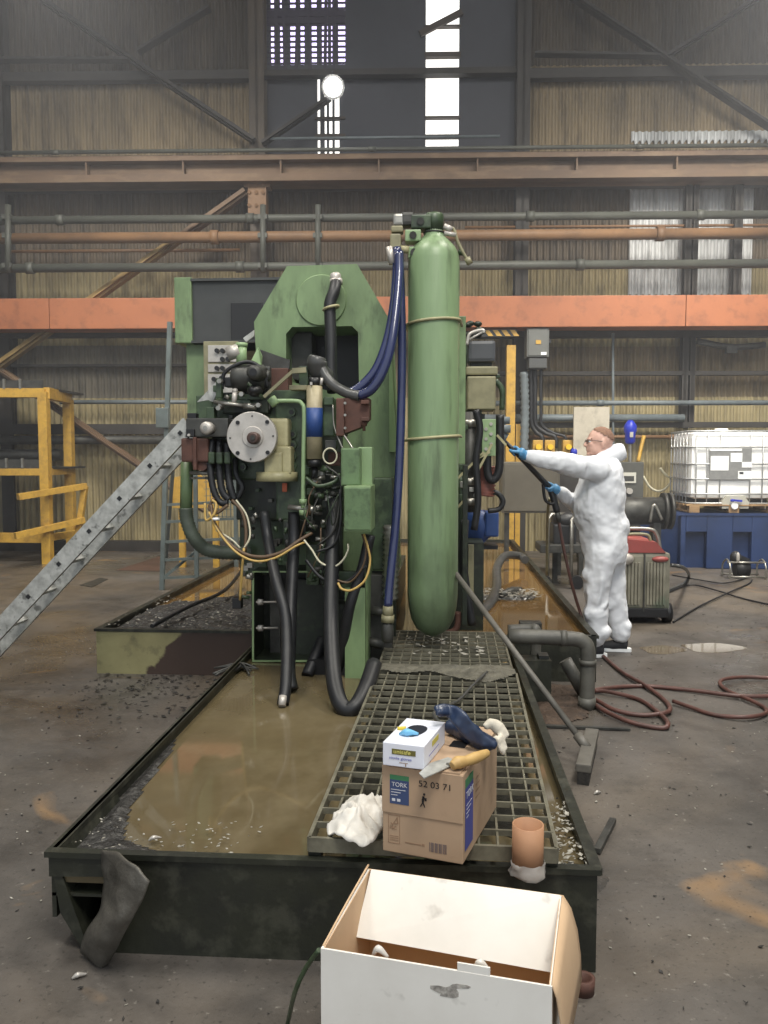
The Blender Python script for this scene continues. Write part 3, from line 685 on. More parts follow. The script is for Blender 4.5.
bm = nb(); pb(bm, 739.5, 472, 743.5, 474, IY0-.02, .003); ib.part('label_mark', bm, M_blackp, parent=plate)
bm = nb(); q0 = A(722, 507, IY0-.02); q1 = A(749, 496, IY0-.02)
prism(bm, [(q0.x, IY0-.02, q0.z-.02), (q1.x, IY0-.02, q0.z-.02), (q1.x, IY0-.02, q1.z-.08), (q1.x-.06, IY0-.02, q1.z), (q0.x+.06, IY0-.02, q1.z), (q0.x, IY0-.02, q1.z-.08)], (0, .12, 0)); ib.part('valve_recess', bm, mat('pale_plastic', c(186, 184, 170), c(150, 146, 130), 8, .5, .5))
bm = nb(); q = A(735, 506, IY0-.06); cyl(bm, q, q+Vector((0, .1, 0)), .045); ib.part('valve', bm, M_white)
bm = nb(); beam(bm, A(731, 500, IY0-.06), A(742, 501, IY0-.06), .03, .025); ell(bm, A(732.5, 500.5, IY0-.06), (.03, .02, .02)); ib.part('valve_handle', bm, MATS['blue_plastic'])
# small tubular stand with black motor on the floor before the bund
fs = T('cable_reel_stand', 'small tubular stand with black motor on the floor before the blue bund', 'stand', Z(746, 578, 0))
q = Z(744, 578, 0); y0 = q.y
for dx in (-.22, .22):
    bm = nb(); tube(bm, [(q.x+dx, y0-.12, .0), (q.x+dx, y0-.13, .16), (q.x+dx, y0, .24), (q.x+dx, y0+.15, .16), (q.x+dx, y0+.16, .0)], .012); fs.part('hoop', bm, M_steel)
for z, yy in ((.02, -.12), (.2, -.08), (.02, .16)): bm = nb(); cyl(bm, (q.x-.24, y0+yy, z+.01), (q.x+.24, y0+yy, z+.01), .012, seg=8); fs.part('cross_tube', bm, M_steel)
bm = nb(); cyl(bm, (q.x-.12, y0, .12), (q.x+.05, y0, .12), .1, seg=16); ell(bm, (q.x-.12, y0-.02, .26), (.07, .07, .09)); box(bm, (q.x-.02, y0, .24), (.12, .1, .08), Euler((0, .4, 0)).to_matrix()); fs.part('motor', bm, M_black)
bm = nb(); ell(bm, (q.x-.11, y0-.08, .27), (.025, .02, .07)); fs.part('handle', bm, M_steelp)

# pressure washer behind the person ------------------------------------
pw = T('pressure_washer', 'worn ribbed green grey pressure washer with red lid right of the person', 'pressure washer', A(648, 620, 8.0)*1.0)
pw.o.location.z = 0; pw.loc.z = 0
x0, x1, yy = A(617, 600, 7.75).x, A(671, 600, 7.75).x, 7.75
z0, z1 = .12, A(650, 553, yy).z
M_pw = mat('washer_body', c(140, 136, 118), c(96, 92, 78), 5, .8, .6, c3=c(74, 104, 84), s3=2.2, a3=.7)
bm = nb(); b3(bm, x0, x1, yy+.02, yy+.6, z0, z1, .04)
xm = (x0+x1)/2
for k in range(6):
    for a, b in ((x0+.03, xm-.03), (xm+.02, x1-.05)):
        x = a+(b-a)*(k+.5)/6; b3(bm, x-.011, x+.011, yy, yy+.05, z0+.06, z1-.09, .004)
pw.part('housing', bm, M_pw)
bm = nb(); b3(bm, xm-.006, xm+.006, yy-.004, yy+.04, z0, z1-.01); pw.part('centre_seam', bm, M_dksteel)
M_redp = mat('faded_red_lid', c(170, 72, 66), c(120, 60, 54), 5, .6, .5)
bm = nb(); prism(bm, [(x0, yy+.02, z1), (x1-.05, yy+.02, z1), (x1-.14, yy+.02, z1+.1), (x0+.02, yy+.02, z1+.13)], (0, .55, 0)); pw.part('lid', bm, M_redp)
bm = nb(); ell(bm, (x1-.1, yy+.03, z1-.06), (.08, .05, .03)); pw.part('fuel_cap', bm, M_redp)
bm = nb(); tube(bm, [(x0+.06, yy+.1, z1+.12), (x0+.1, yy+.1, z1+.16), (x0+.28, yy+.1, z1+.16), (x0+.32, yy+.1, z1+.1)], .015); pw.part('grip', bm, M_beiged)
bm = nb(); ell(bm, (x0+.06, yy+.01, z1-.06), (.09, .06, .06)); pw.part('filler_cover', bm, M_steelp)
bm = nb(); zh = A(650, 529, 8.2).z; tube(bm, [(x0+.0, 8.2, zh), (x1-.12, 8.2, zh), (x1-.03, 8.2, zh-.05), (x1+.01, 8.2, zh-.2), (x1+.01, 8.25, z1-.1)], .018); pw.part('handle', bm, M_steel)
bm = nb(); b3(bm, x0+.02, x1-.02, yy+.0, yy+.6, .06, z0+.03, .01); pw.part('base', bm, M_blackp)
for x in (x0+.12, x1-.0):
    bm = nb(); cyl(bm, (x-.04, yy+.12, .09), (x+.03, yy+.12, .09), .09, seg=20); pw.part('wheel', bm, M_black)
bm = nb(); tube(bm, [A(671, 565, 8.1), A(684, 568, 8.3), Z(689, 576, .02), Z(683, 584, .02), Z(668, 590, .02)], .018); single('grey_hose', bm, M_greyh, 'pale grey hose looping onto the floor right of the pressure washer', 'hose')
# ================================================================ TRAYS AND LIQUID
from mathutils import noise as mns
TX0, TX1, TY0, TY1 = -1.215, .475, 2.47, 5.72      # narrow front arm of the cross shaped tray
WX0, WX1, WY1 = -2.45, 1.08, 12.4                # wide rear part
RIM, LQ = .32, .265
M_liq = mat('brown_coolant', c(104, 92, 66), c(78, 66, 44), 1.4, .75, .05, c3=c(124, 112, 86), s3=2.6, a3=.4, stretch=(1, .8, 1), world=True)
MATS['brown_coolant'].node_tree.nodes['Principled BSDF'].inputs['IOR'].default_value = 1.5
M_liq2 = mat('brown_coolant_far', c(126, 94, 52), c(98, 76, 48), 1.0, .8, .05, world=True)
tf = T('coolant_tray', 'long oily black steel tray of brown coolant under the machine, torn at front left', 'tray', (-.4, 5.0, 0))
bm = nb()
fx = -1.035
b3(bm, fx, TX1, TY0-.035, TY0-.02, 0, RIM)                       # apron of the front
prism(bm, [(TX0, TY0-.036, RIM), (fx+.001, TY0-.036, RIM), (fx+.001, TY0-.036, RIM-.075), (TX0, TY0-.036, RIM-.08)], (0, .016, 0))
prism(bm, [(TX0, TY0-.03, RIM), (TX0+.012, TY0-.03, RIM), (TX0+.12, TY0-.03, 0), (TX0+.1, TY0-.03, 0), (TX0+.03, TY0-.03, .12)], (0, .5, 0))
b3(bm, TX0, TX0+.014, TY0-.02, TY1, .1, RIM); b3(bm, TX1-.014, TX1, TY0-.02, TY1, 0, RIM)
b3(bm, TX0-.012, TX0+.02, TY0-.03, TY1, RIM-.02, RIM); b3(bm, TX1-.02, TX1+.016, TY0-.03, TY1, RIM-.02, RIM+.001)
b3(bm, TX0-.01, TX1+.01, TY0-.045, TY0-.012, RIM-.015, RIM+.003)
b3(bm, TX0, TX1, TY0-.02, TY1, .17, .18)
tf.part('front_arm', bm, M_tray)
M_ytray = mat('flaking_yellow_tray', c(148, 142, 98), c(116, 110, 74), 2.5, .7, .6, c3=c(80, 74, 54), s3=7, a3=.6, lo3=.56, hi3=.7, bump=.1)
def rust_half(m, x0, x1, col):
    nt = m.node_tree; N = nt.nodes; L = nt.links; b = N['Principled BSDF']; src = b.inputs['Base Color'].links[0].from_socket
    g = N.new('ShaderNodeNewGeometry'); sp = N.new('ShaderNodeSeparateXYZ'); L.new(g.outputs['Position'], sp.inputs[0])
    n = N.new('ShaderNodeTexNoise'); n.inputs['Scale'].default_value = 6; n.inputs['Detail'].default_value = 6; L.new(g.outputs['Position'], n.inputs['Vector'])
    a = N.new('ShaderNodeMath'); a.operation = 'MULTIPLY_ADD'; L.new(n.outputs[0], a.inputs[0]); a.inputs[1].default_value = .5; L.new(sp.outputs[0], a.inputs[2])
    a2 = N.new('ShaderNodeMath'); a2.operation = 'MULTIPLY_ADD'; L.new(sp.outputs[2], a2.inputs[0]); a2.inputs[1].default_value = -.9; L.new(a.outputs[0], a2.inputs[2])
    r = N.new('ShaderNodeMapRange'); r.inputs[1].default_value = x0; r.inputs[2].default_value = x1; L.new(a2.outputs[0], r.inputs[0])
    x = N.new('ShaderNodeMix'); x.data_type = 'RGBA'; L.new(r.outputs[0], x.inputs[0]); L.new(src, x.inputs[6]); x.inputs[7].default_value = col; L.new(x.outputs[2], b.inputs['Base Color'])
rust_half(M_ytray, -1.86, -1.82, c(66, 50, 42))
bm = nb()
b3(bm, WX0, TX0, TY1-.015, TY1, 0, RIM); 
tf.part('left_front_panel', bm, M_ytray, label='flaking yellow and rust front panel')
bm = nb(); b3(bm, TX1, WX1, TY1-.015, TY1, 0, RIM)
b3(bm, WX0, WX0+.02, TY1, WY1, 0, RIM); b3(bm, WX1-.02, WX1, TY1, WY1, 0, RIM); b3(bm, WX0, WX1, WY1-.02, WY1, 0, RIM)
b3(bm, WX0-.015, WX0+.035, TY1-.02, WY1, RIM-.015, RIM+.004); b3(bm, WX1-.035, WX1+.015, TY1-.02, WY1, RIM-.015, RIM+.004)
b3(bm, WX0, TX0, TY1-.02, TY1+.02, RIM-.015, RIM+.005); b3(bm, TX1, WX1, TY1-.02, TY1+.02, RIM-.015, RIM+.004); b3(bm, WX0, WX1, TY1, WY1, .12, .13)
tf.part('rear_pan', bm, M_tray)
bm = nb(); b3(bm, TX0+.01, TX1-.01, TY0-.02, TY1+.05, LQ-.05, LQ); meta(tf.part('coolant', bm, M_liq), 'still brown liquid with reflections')
bm = nb(); b3(bm, WX0+.02, WX1-.02, TY1+.02, WY1-.02, LQ-.05, LQ); tf.part('coolant', bm, M_liq2, label='orange brown liquid in the rear pan')
# peeled and curled sheet at the torn corner
def ruled(bm, rows, th=.006):
    n = len(rows[0]); g = [[bm.verts.new(p) for p in r] for r in rows]
    for i in range(len(g)-1):
        for k in range(n-1):
            f = bm.faces.new((g[i][k], g[i][k+1], g[i+1][k+1], g[i+1][k])); f.smooth = True
def solid(o, th, lv=0):
    md = o.modifiers.new('solid', 'SOLIDIFY'); md.thickness = th; md.offset = 0
    if lv: m2 = o.modifiers.new('sub', 'SUBSURF'); m2.levels = lv; m2.render_levels = lv
def at_(l): return [A(x, y, Y) for x, y, Y in l]
def dens(rows, n=5):
    R1 = [smooth_pts(r, n) for r in rows]; C1 = [smooth_pts([r[k] for r in R1], n) for k in range(len(R1[0]))]
    return [[col[i] for col in C1] for i in range(len(C1[0]))]
bm = nb()
ruled(bm, dens([at_([(102, 850, 2.415), (118, 853, 2.33), (135, 866, 2.26), (149, 882, 2.24)]),
           at_([(103, 870, 2.415), (117, 874, 2.32), (132, 886, 2.25), (143, 899, 2.24)]),
           at_([(104, 890, 2.4), (114, 900, 2.31), (126, 908, 2.26), (136, 912, 2.26)]),
           at_([(99, 912, 2.38), (106, 922, 2.3), (116, 930, 2.28), (124, 934, 2.3)]),
           at_([(86, 932, 2.38), (98, 944, 2.32), (108, 950, 2.32), (116, 950, 2.34)]),
           at_([(80, 952, 2.4), (90, 962, 2.38), (100, 969, 2.37), (106, 966, 2.38)])]))
pk = tf.part('curled_sheet', bm, mat('bare_bent_steel', c(104, 100, 92), c(58, 56, 50), 9, .8, .5, .4, bump=.3), label='bent bare steel sheet curled out of the front'); solid(pk, .006)
for v in pk.data.vertices: v.co += Vector((0, -1, 0))*mns.noise(v.co*22)*.012

# debris on and around the tray: sludge sheets (uncountable) and flakes
def sludge(name, pts, z, h, lab, res=.03, m=None, seed=0, cat='debris'):
    from mathutils import noise as ns
    xs = [p[0] for p in pts]; ys = [p[1] for p in pts]
    bm = nb(); nx = int((max(xs)-min(xs))/res)+1; ny = int((max(ys)-min(ys))/res)+1; G_ = {}
    def inside(x, y):
        r = False; j = len(pts)-1
        for i in range(len(pts)):
            if (pts[i][1] > y) != (pts[j][1] > y) and x < (pts[j][0]-pts[i][0])*(y-pts[i][1])/(pts[j][1]-pts[i][1])+pts[i][0]: r = not r
            j = i
        return r
    def dist(x, y):
        best = 9
        for i in range(len(pts)):
            a = Vector(pts[i-1][:2]); b = Vector(pts[i][:2]); p = Vector((x, y)); t = max(0, min(1, (p-a).dot(b-a)/max(1e-9, (b-a).length_squared))); best = min(best, (p-(a+(b-a)*t)).length)
        return best
    for i in range(nx+1):
        for j in range(ny+1):
            x = min(xs)+i*res; y = min(ys)+j*res
            if inside(x, y):
                d = min(1, dist(x, y)/.08); v = ns.fractal(Vector((x*5+seed, y*5, seed)), 1, 2, 5)*.5+.5; v2 = ns.noise(Vector((x*40, y*40, seed)))
                G_[(i, j)] = bm.verts.new((x, y, z+h*d*max(.05, v)+.006*v2*d))
    for (i, j) in list(G_):
        if all(k in G_ for k in ((i+1, j), (i, j+1), (i+1, j+1))): bm.faces.new((G_[(i, j)], G_[(i+1, j)], G_[(i+1, j+1)], G_[(i, j+1)]))
    loose = [v for v in bm.verts if not v.link_faces]
    for v in loose: bm.verts.remove(v)
    return single(name, bm, m or M_debris, lab, cat, kind='stuff')
sludge('sludge_heap', [(WX0+.02, TY1+.02), (TX0+.15, TY1+.02), (TX0+.3, 7.2), (-1.9, 7.4), (WX0+.02, 6.9)], LQ+.0, .07, 'heap of dark metal sludge filling the rear tray left of the machine', .025, seed=3)
sludge('sludge_heap', [(TX0+.01, TY0+.0), (-.5, TY0+.0), (-.55, 2.5), (-.85, 2.54), (-1.05, 2.65), (-1.12, 2.9), (-1.16, 3.5), (TX0+.01, 3.7)], LQ+.001, .028, 'thin dark sludge along the front left rim of the pool', .015, seed=9)
sludge('sludge_heap', [(.36, 2.46), (.485, 2.46), (.485, 3.4), (.44, 3.4)], LQ-.01, .035, 'dark sludge in the tray right of the grating', .012, seed=19)
sludge('sludge_heap', [(TX1+.02, 2.7), (TX1+.17, 3.0), (TX1+.14, 4.3), (TX1+.02, 4.9)], -.006, .06, 'dirt piled on the floor along the right side of the tray', .02, mat('floor_dirt', c(78, 72, 66), c(50, 47, 44), 16, .8, .6, bump=.6), seed=5)
sludge('sludge_heap', [(.12, 7.35), (.85, 7.45), (.95, 7.7), (.1, 7.75)], LQ-.01, .05, 'pale metal swarf bank in the rear pool', .015, M_swarf, seed=8)
def flakes(name, n, area_, z, s, m, lab, seed, zr=.004, gauss=None):
    random.seed(seed); bm = nb(); k = 0
    while k < n:
        x = random.uniform(area_[0], area_[1]); y = random.uniform(area_[2], area_[3]); k += 1
        if gauss and random.random() > gauss(x, y): continue
        a = random.random()*6.3; l = s*(.4+random.random()); w_ = l*random.uniform(.2, .8); zz = z+random.random()*zr
        t = random.uniform(-.5, .5)*l
        ps = [Vector((math.cos(a)*l, math.sin(a)*l, 0)), Vector((-math.sin(a)*w_, math.cos(a)*w_, abs(t)*.5)), Vector((-math.cos(a)*l, -math.sin(a)*l, abs(t))), Vector((math.sin(a)*w_, -math.cos(a)*w_, 0))]
        prism(bm, [Vector((x, y, zz))+p for p in ps], (0, 0, .0015))
    return single(name, bm, m, lab, 'debris', kind='stuff')
M_flk = mat('pale_flakes', c(176, 172, 160), c(110, 104, 92), 40, .8, .5, .1)
M_drk = mat('dark_crumbs', c(44, 42, 40), None, rough=.7)
flakes('metal_flakes', 1100, (-3.2, 3.2, 1.6, 9), .001, .006, M_flk, 'tiny pale flakes scattered over the concrete floor', 1, gauss=lambda x, y: not (TX0-.05 < x < TX1+.05 and y > 2.3) and not (WX0 < x < WX1 and y > TY1-.05))
flakes('dark_crumbs', 1500, (-3.5, 3.4, 1.6, 9), .001, .009, M_drk, 'dark crumbs scattered over the concrete floor', 2, gauss=lambda x, y: not (TX0-.05 < x < TX1+.05 and y > 2.3) and not (WX0 < x < WX1 and y > TY1-.05))
flakes('metal_flakes', 500, (WX0+.05, TX0+.1, TY1+.05, 7.1), LQ+.045, .012, M_flk, 'pale chips on the sludge heap left of the machine', 3, .04)
flakes('metal_flakes', 420, (.14, .92, 7.38, 7.74), LQ+.02, .022, M_flk, 'bright swarf chips on the bank in the rear pool', 4, .05)
flakes('metal_flakes', 160, (.37, .49, 2.5, 2.95), LQ+.02, .010, M_flk, 'bright chips in the sludge right of the grating', 5, .03)
flakes('metal_flakes', 90, (TX0+.03, -.6, TY0+.02, 2.75), LQ+.018, .006, M_flk, 'pale chips on the sludge by the front left rim', 6, .01)
flakes('dark_crumbs', 700, (-2.4, -1.23, 4.3, 5.69), .001, .018, M_debris, 'loose dark scale on the floor before the yellow rusty panel', 8, .01, gauss=lambda x, y: max(0, 1-(5.69-y)/1.3)**1.5)
for i, (x, y, z, l, lab) in enumerate(((154, 842, LQ+.01, .03, 'small pale scrap of foil at the front of the pool'), (588, 740, .06, .04, 'curled white foil scrap beside the broom side of the tray'), (598, 795, .0, .03, 'bright foil scrap on the floor right of the tray'), (78, 980, .0, .03, 'white crumb of foam on the floor under the curled sheet'))):
    bm = nb(); p = Z(x, y, z); tube(bm, [p+Vector((-l*.6, 0, .004)), p+Vector((-.1*l, .2*l, .012)), p+Vector((l*.6, .7*l, .006))], [l*.12, l*.28, l*.08], seg=6); single('foil_scrap', bm, M_steelp, lab, 'scrap')
bm = nb(); p = Z(235, 672, LQ); 
for k in range(14): a = k*.9; tube(bm, [p+Vector((.1*math.cos(a), .12*math.sin(a*1.3), .01)), p+Vector((.03, .02, .03+.01*(k % 3))), p+Vector((.14*math.cos(a+2), .15*math.sin(a+2), .012))], .006, seg=5)
single('swarf_tangle', bm, M_dksteel, 'tangle of grey swarf floating at the left of the machine foot', 'swarf')
bm = nb(); tube(bm, [Z(152, 626, RIM+.02), Z(190, 606, RIM+.06), Z(225, 590, RIM+.06), Z(246, 565, RIM+.1)], .016); single('black_rod', bm, M_black, 'black hose lying across the sludge heap left of the machine', 'hose')

# ---------------------------------------------------------------- gratings
def grating(label, x0, x1, y0, y1, z, shift, nx, ny, legs, rz=0):
    g = T('floor_grating', label, 'grating', ((x0+x1)/2, (y0+y1)/2, z-.03), rz, 'floor gratings beside the machine' if False else None)
    hx, hy = (x1-x0)/2, (y1-y0)/2
    bm = nb()
    for s in (-1, 1):
        b3(bm, s*hx-.006, s*hx+.006, -hy, hy, -.015, .03); b3(bm, -hx, hx, s*hy-.006, s*hy+.006, -.015, .03)
    g.part('frame', bm, M_grate, local=True)
    bm = nb()
    for i in range(1, nx): x = -hx+2*hx*i/nx; b3(bm, x-.0035, x+.0035, -hy, hy, 0, .026)
    for i in range(1, ny): y = -hy+2*hy*i/ny; b3(bm, -hx, hx, y-.004, y+.004, .012, .031)
    g.part('bars', bm, M_grate, local=True)
    for (lx, ly) in legs:
        bm = nb(); b3(bm, lx-.02, lx+.02, ly-.02, ly+.02, LQ-.05-(z-.03), 0); g.part('leg', bm, M_tray, local=True)
    return g
GZ = .385
bm = nb(); prism(bm, [(x, y, LQ+.0035) for x, y in ((-.33, 2.75), (-.1, 2.6), (.1, 2.85), (.3, 2.7), (.36, 3.2), (.38, 5.5), (-.3, 5.5), (-.36, 3.6))], (0, 0, -.002)); single('under_grating_sheet', bm, mat('dark_under_grating', c(34, 32, 26), c(20, 19, 16), 8, .8, .35, bump=.4), 'dark sheet added over the liquid under the gratings', 'dark sheet', kind='stuff')  # dark sheet added so the gaps between the grating bars look dark
g1 = grating('long near floor grating that carries the cardboard box', -.365, .385, 2.44, 4.46, GZ, 0, 13, 19, ((-.36, -.98), (.36, -.98), (-.36, .98), (.36, .98)), math.radians(-1.8))
g2 = grating('small far floor grating under the end of the green cylinder', -.33, .41, 4.56, 5.5, GZ, 0, 13, 9, ((-.34, -.44), (.34, -.44)), math.radians(-1))
bm = nb(); 
bm.free()
sludge('sludge_heap', [(-.33, 4.45), (-.2, 4.38), (-.05, 4.43), (.1, 4.3), (.24, 4.22), (.34, 4.3), (.42, 4.42), (.41, 4.6), (.1, 4.58), (-.32, 4.6)], GZ+.004, .03, 'crust of dried sludge on the joint between the two gratings', .012, mat('dried_sludge', c(104, 100, 86), c(62, 60, 52), 14, .8, .6, bump=.6), seed=31)
flakes('metal_flakes', 50, (-.2, .3, 4.8, 5.3), GZ+.006, .02, M_flk, 'pale scraps lying on the far grating', 11, .004)
bm = nb(); tube(bm, [Z(487, 672, GZ+.02), Z(474, 684, GZ+.03), Z(460, 699, GZ+.03), Z(447, 706, GZ+.1), Z(436, 711, GZ+.2), Z(434, 716, GZ+.26), Z(440, 723, GZ+.28)], .007); single('loose_rope', bm, M_greyh, 'grey rope trailing over the grating to the blue rubber gauntlet', 'rope')

# ================================================================ THE MACHINE
mc = T('hydraulic_press', 'big green hydraulic machine with octagonal frame plate and steel disc standing in the brown pool', 'machine', (-.75, 5.6, LQ-.04))
def M(name, bm, m, **k): return mc.part(name, bm, m, **k)
def MB(name, x0, y0, x1, y1, Y, d, m, bev=.006, **k): bm = nb(); pb(bm, x0, y0, x1, y1, Y, d, bev); return mc.part(name, bm, m, **k)
def MT(name, l, r, m, seg=8, **k): 
    rb = k.pop('ribs', 0); n = k.pop('n', 6); sm = k.pop('sm', True); bm = nb(); tube(bm, at_(l), r, seg=seg, ribs=rb, n=n, sm=sm); return mc.part(name, bm, m, **k)
def disc(name, x, y, Y, r, th, m, seg=28, bev=.0, parent=None, dirn=(0, 1, 0)):
    bm = nb(); p = A(x, y, Y); lathe(bm, [(r-bev, 0), (r, bev), (r, th)], p, dirn, seg); return mc.part(name, bm, m, parent=parent)
Yp = 5.35
# octagonal frame plate with window, built as outline strips round the opening
outer = [(287, 266), (357, 264), (388, 317), (393, 400), (398, 572), (252, 572), (252, 520), (256, 352), (254, 322)]
hole = [(292, 327), (352, 326), (358, 332), (359, 384), (354, 391), (330, 391), (291, 382), (286, 372), (286, 334)]
bm = nb()
def quad_ring(bm, O, Hh, Y, th):
    o = [bm.verts.new(A(x, y, Y)) for x, y in O]; h = [bm.verts.new(A(x, y, Y)) for x, y in Hh]
    es = [bm.edges.new((o[i-1], o[i])) for i in range(len(o))]+[bm.edges.new((h[i-1], h[i])) for i in range(len(h))]
    r = bmesh.ops.triangle_fill(bm, use_beauty=True, edges=es)
    fs = [g for g in r['geom'] if isinstance(g, bmesh.types.BMFace)]
    ex = bmesh.ops.extrude_face_region(bm, geom=fs)
    bmesh.ops.translate(bm, verts=[v for v in ex['geom'] if isinstance(v, bmesh.types.BMVert)], vec=(0, th, 0))
quad_ring(bm, outer, hole, Yp, .42)
M('frame_plate', bm, M_green)
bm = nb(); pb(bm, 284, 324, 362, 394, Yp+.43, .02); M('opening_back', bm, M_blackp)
bm = nb(); pb(bm, 289, 332, 312, 380, Yp+.2, .2, .01); M('slide_block', bm, M_dksteel)
disc('cover_disc', 321, 300, Yp-.014, .163, .014, M_green, 40, .006)
# right hand side flange strip, the light on it painted as a paler green
bm = nb(); prism(bm, at_([(389, 318, 5.3), (391, 345, 5.1), (397, 452, 5.1), (389, 452, 5.3)]), (0.01, .2, 0)); M('side_flange', bm, M_greenlt)
# hose coming out of the cover disc
M('hose_collar', (lambda b: (lathe(b, [(.034, 0), (.036, .05), (.03, .06)], A(336, 283, 5.27), (-.1, .2, 1), 16), b)[1])(nb()), M_steelp)
MT('hose', [(336, 283, 5.25), (334, 292, 5.2), (330, 303, 5.18), (330, 315, 5.17), (331, 345, 5.15), (331, 372, 5.13), (333, 392, 5.1)], .037, M_black, 12)
bm = nb(); p = A(331, 308, 5.17); tube(bm, [p+Vector((.046*math.cos(t*PI/8), .046*math.sin(t*PI/8), .012*math.cos(t*PI/8))) for t in range(16)], .009, closed=True, n=2); M('hose_clamp', bm, M_beige)
bm = nb(); cyl(bm, A(336, 279, 5.26), A(336.5, 285, 5.26), .04); M('hose_collar', bm, M_steelp)
# elbow and grey blue hoses
bm = nb(); tube(bm, at_([(328, 378, 4.95), (319, 371, 4.9), (317, 362, 4.88), (318, 357, 4.88)]), [.05, .058, .062, .05], 12); M('hose_elbow', bm, M_greyh)
MT('hose', [(318, 362, 4.88), (326, 377, 4.86), (336, 387, 4.84), (350, 394, 4.8), (360, 396, 4.78)], .031, M_greyh, 12)
# rear overhead housing (green end, dark panel set into the front) and control pendant
YH = 6.4
MB('overhead_housing', 175, 277, 191, 343, YH, .5, M_green)
bm = nb(); a = A(191, 343, YH); b = A(288, 277, YH)
b3(bm, a.x, b.x, YH+.03, YH+.5, a.z, b.z-.02); b3(bm, a.x, b.x, YH, YH+.5, b.z-.02, b.z); b3(bm, a.x, b.x, YH+.0, YH+.5, a.z, a.z+.02)
M('housing_shell', bm, mat('dark_shell_front', c(64, 66, 66), c(44, 46, 46), 3, .6, .55))
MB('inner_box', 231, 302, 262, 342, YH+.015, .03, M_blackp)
MB('pendant_column', 188, 342, 206, 462, YH+.1, .28, M_green)
MB('control_panel', 204, 341, 238, 400, 6.15, .25, M_beiged)
for (y0, y1) in ((345, 362), (364, 372), (374, 397)): MB('panel_face', 208, y0, 236, y1, 6.14, .02, M_steelp, .002)
for (x, y) in ((216.5, 350.5), (222, 350.5), (227.5, 350.5), (222, 359), (227.5, 359), (216.5, 368), (222, 368), (213.5, 379), (221, 378)):
    disc('panel_knob', x, y, 6.11, .017, .03, M_blackp, 12)
# triangular grey guard and light scraps under the octagon
bm = nb(); prism(bm, at_([(259, 349, 5.2), (290, 360, 5.2), (288, 382, 5.2), (266, 384, 5.2)]), (0, .03, 0)); M('guard_plate', bm, M_dksteel)
bm = nb(); prism(bm, at_([(258, 347, 5.15), (262, 356, 5.1), (261, 366, 5.1), (251, 361, 5.12)]), (0, .02, 0)); M('guard_plate', bm, M_greenlt)
bm = nb(); prism(bm, at_([(243, 338, 5.9), (254, 330, 5.9), (254, 336, 5.9), (246, 342, 5.9)]), (0, .02, 0)); M('guard_plate', bm, M_alu)
bm = nb(); prism(bm, at_([(197, 402, 5.0), (218, 380, 5.0), (217, 392, 5.0), (213, 402, 5.0), (208, 400, 5.0)]), (0, .02, 0)); M('bracket', bm, M_alu)
# head block
YF = 4.95
MB('head_block', 212, 398, 303, 480, YF+.12, .4, M_greend, .012)
MB('head_block', 276, 391, 306, 520, YF+.06, .3, M_greend, .012)
MB('head_block', 236, 466, 306, 520, YF+.14, .4, M_greenvd, .012)
MB('head_block', 196, 395, 238, 420, YF+.2, .3, M_greend, .01)
MB('frame_neck', 240, 516, 266, 575, YF+.3, .25, M_greend, .01)
MB('frame_neck', 306, 400, 342, 575, YF+.35, .3, M_greenvd, .01)
MB('valve_block', 266, 520, 306, 545, YF+.2, .2, M_greend, .01)
MB('valve_block', 306, 545, 330, 585, YF+.1, .2, M_greend, .01)
for k, y in enumerate((412, 434, 445, 456, 466)):
    d_ = disc('cap_screw', 292 + (0 if k else -1), y, YF+.03, .027, .05, M_greend, 14); disc('hex_socket', 292 + (0 if k else -1), y, YF+.022, .015, .03, M_blackp, 6, parent=d_)
d_ = disc('cap_screw', 242, 467, YF+.05, .025, .06, M_greend, 14); disc('hex_socket', 242, 467, YF+.045, .014, .03, M_blackp, 6, parent=d_)
# beige bearing housing behind the disc
bm = nb(); pb(bm, 262, 418, 288, 448, YF-.06, .2, .02); M('bearing_housing', bm, M_beige)
bm = nb(); pb(bm, 274, 446, 291, 474, YF-.07, .2, .015); pb(bm, 264, 452, 282, 474, YF-.09, .2, .015); M('bearing_housing', bm, M_beige)
bm = nb(); lathe(bm, [(.0, 0), (.125, 0), (.125, .055), (.0, .055)], A(277, 481, YF+.02), (0, 0, 1), 32); M('base_ring', bm, M_beige)
ds = disc('face_disc', 251.5, 437, YF-.16, .148, .05, M_steelp, 48, .004)
disc('disc_hub', 252.5, 437, YF-.172, .062, .02, M_steelp, 32, .003)
disc('shaft', 252.5, 438, YF-.23, .036, .08, mat('brown_shaft', c(84, 60, 52), c(50, 38, 34), 14, .6, .5), 24, .01)
disc('shaft_centre', 252.5, 437.5, YF-.24, .014, .02, M_dksteel, 12)
for (x, y) in ((237.5, 422.5), (267, 422), (237.5, 453), (267.5, 452.5)): disc('disc_bolt', x, y, YF-.168, .012, .02, M_blackp, 10)
for (x, y) in ((252, 416), (250.5, 459), (230, 438), (273, 436)): disc('disc_pin', x, y, YF-.164, .005, .02, M_blackp, 8)
bm = nb(); cyl(bm, A(252, 437, YF-.12), A(252, 437, YF+.14), .08); M('spindle', bm, M_dksteel)
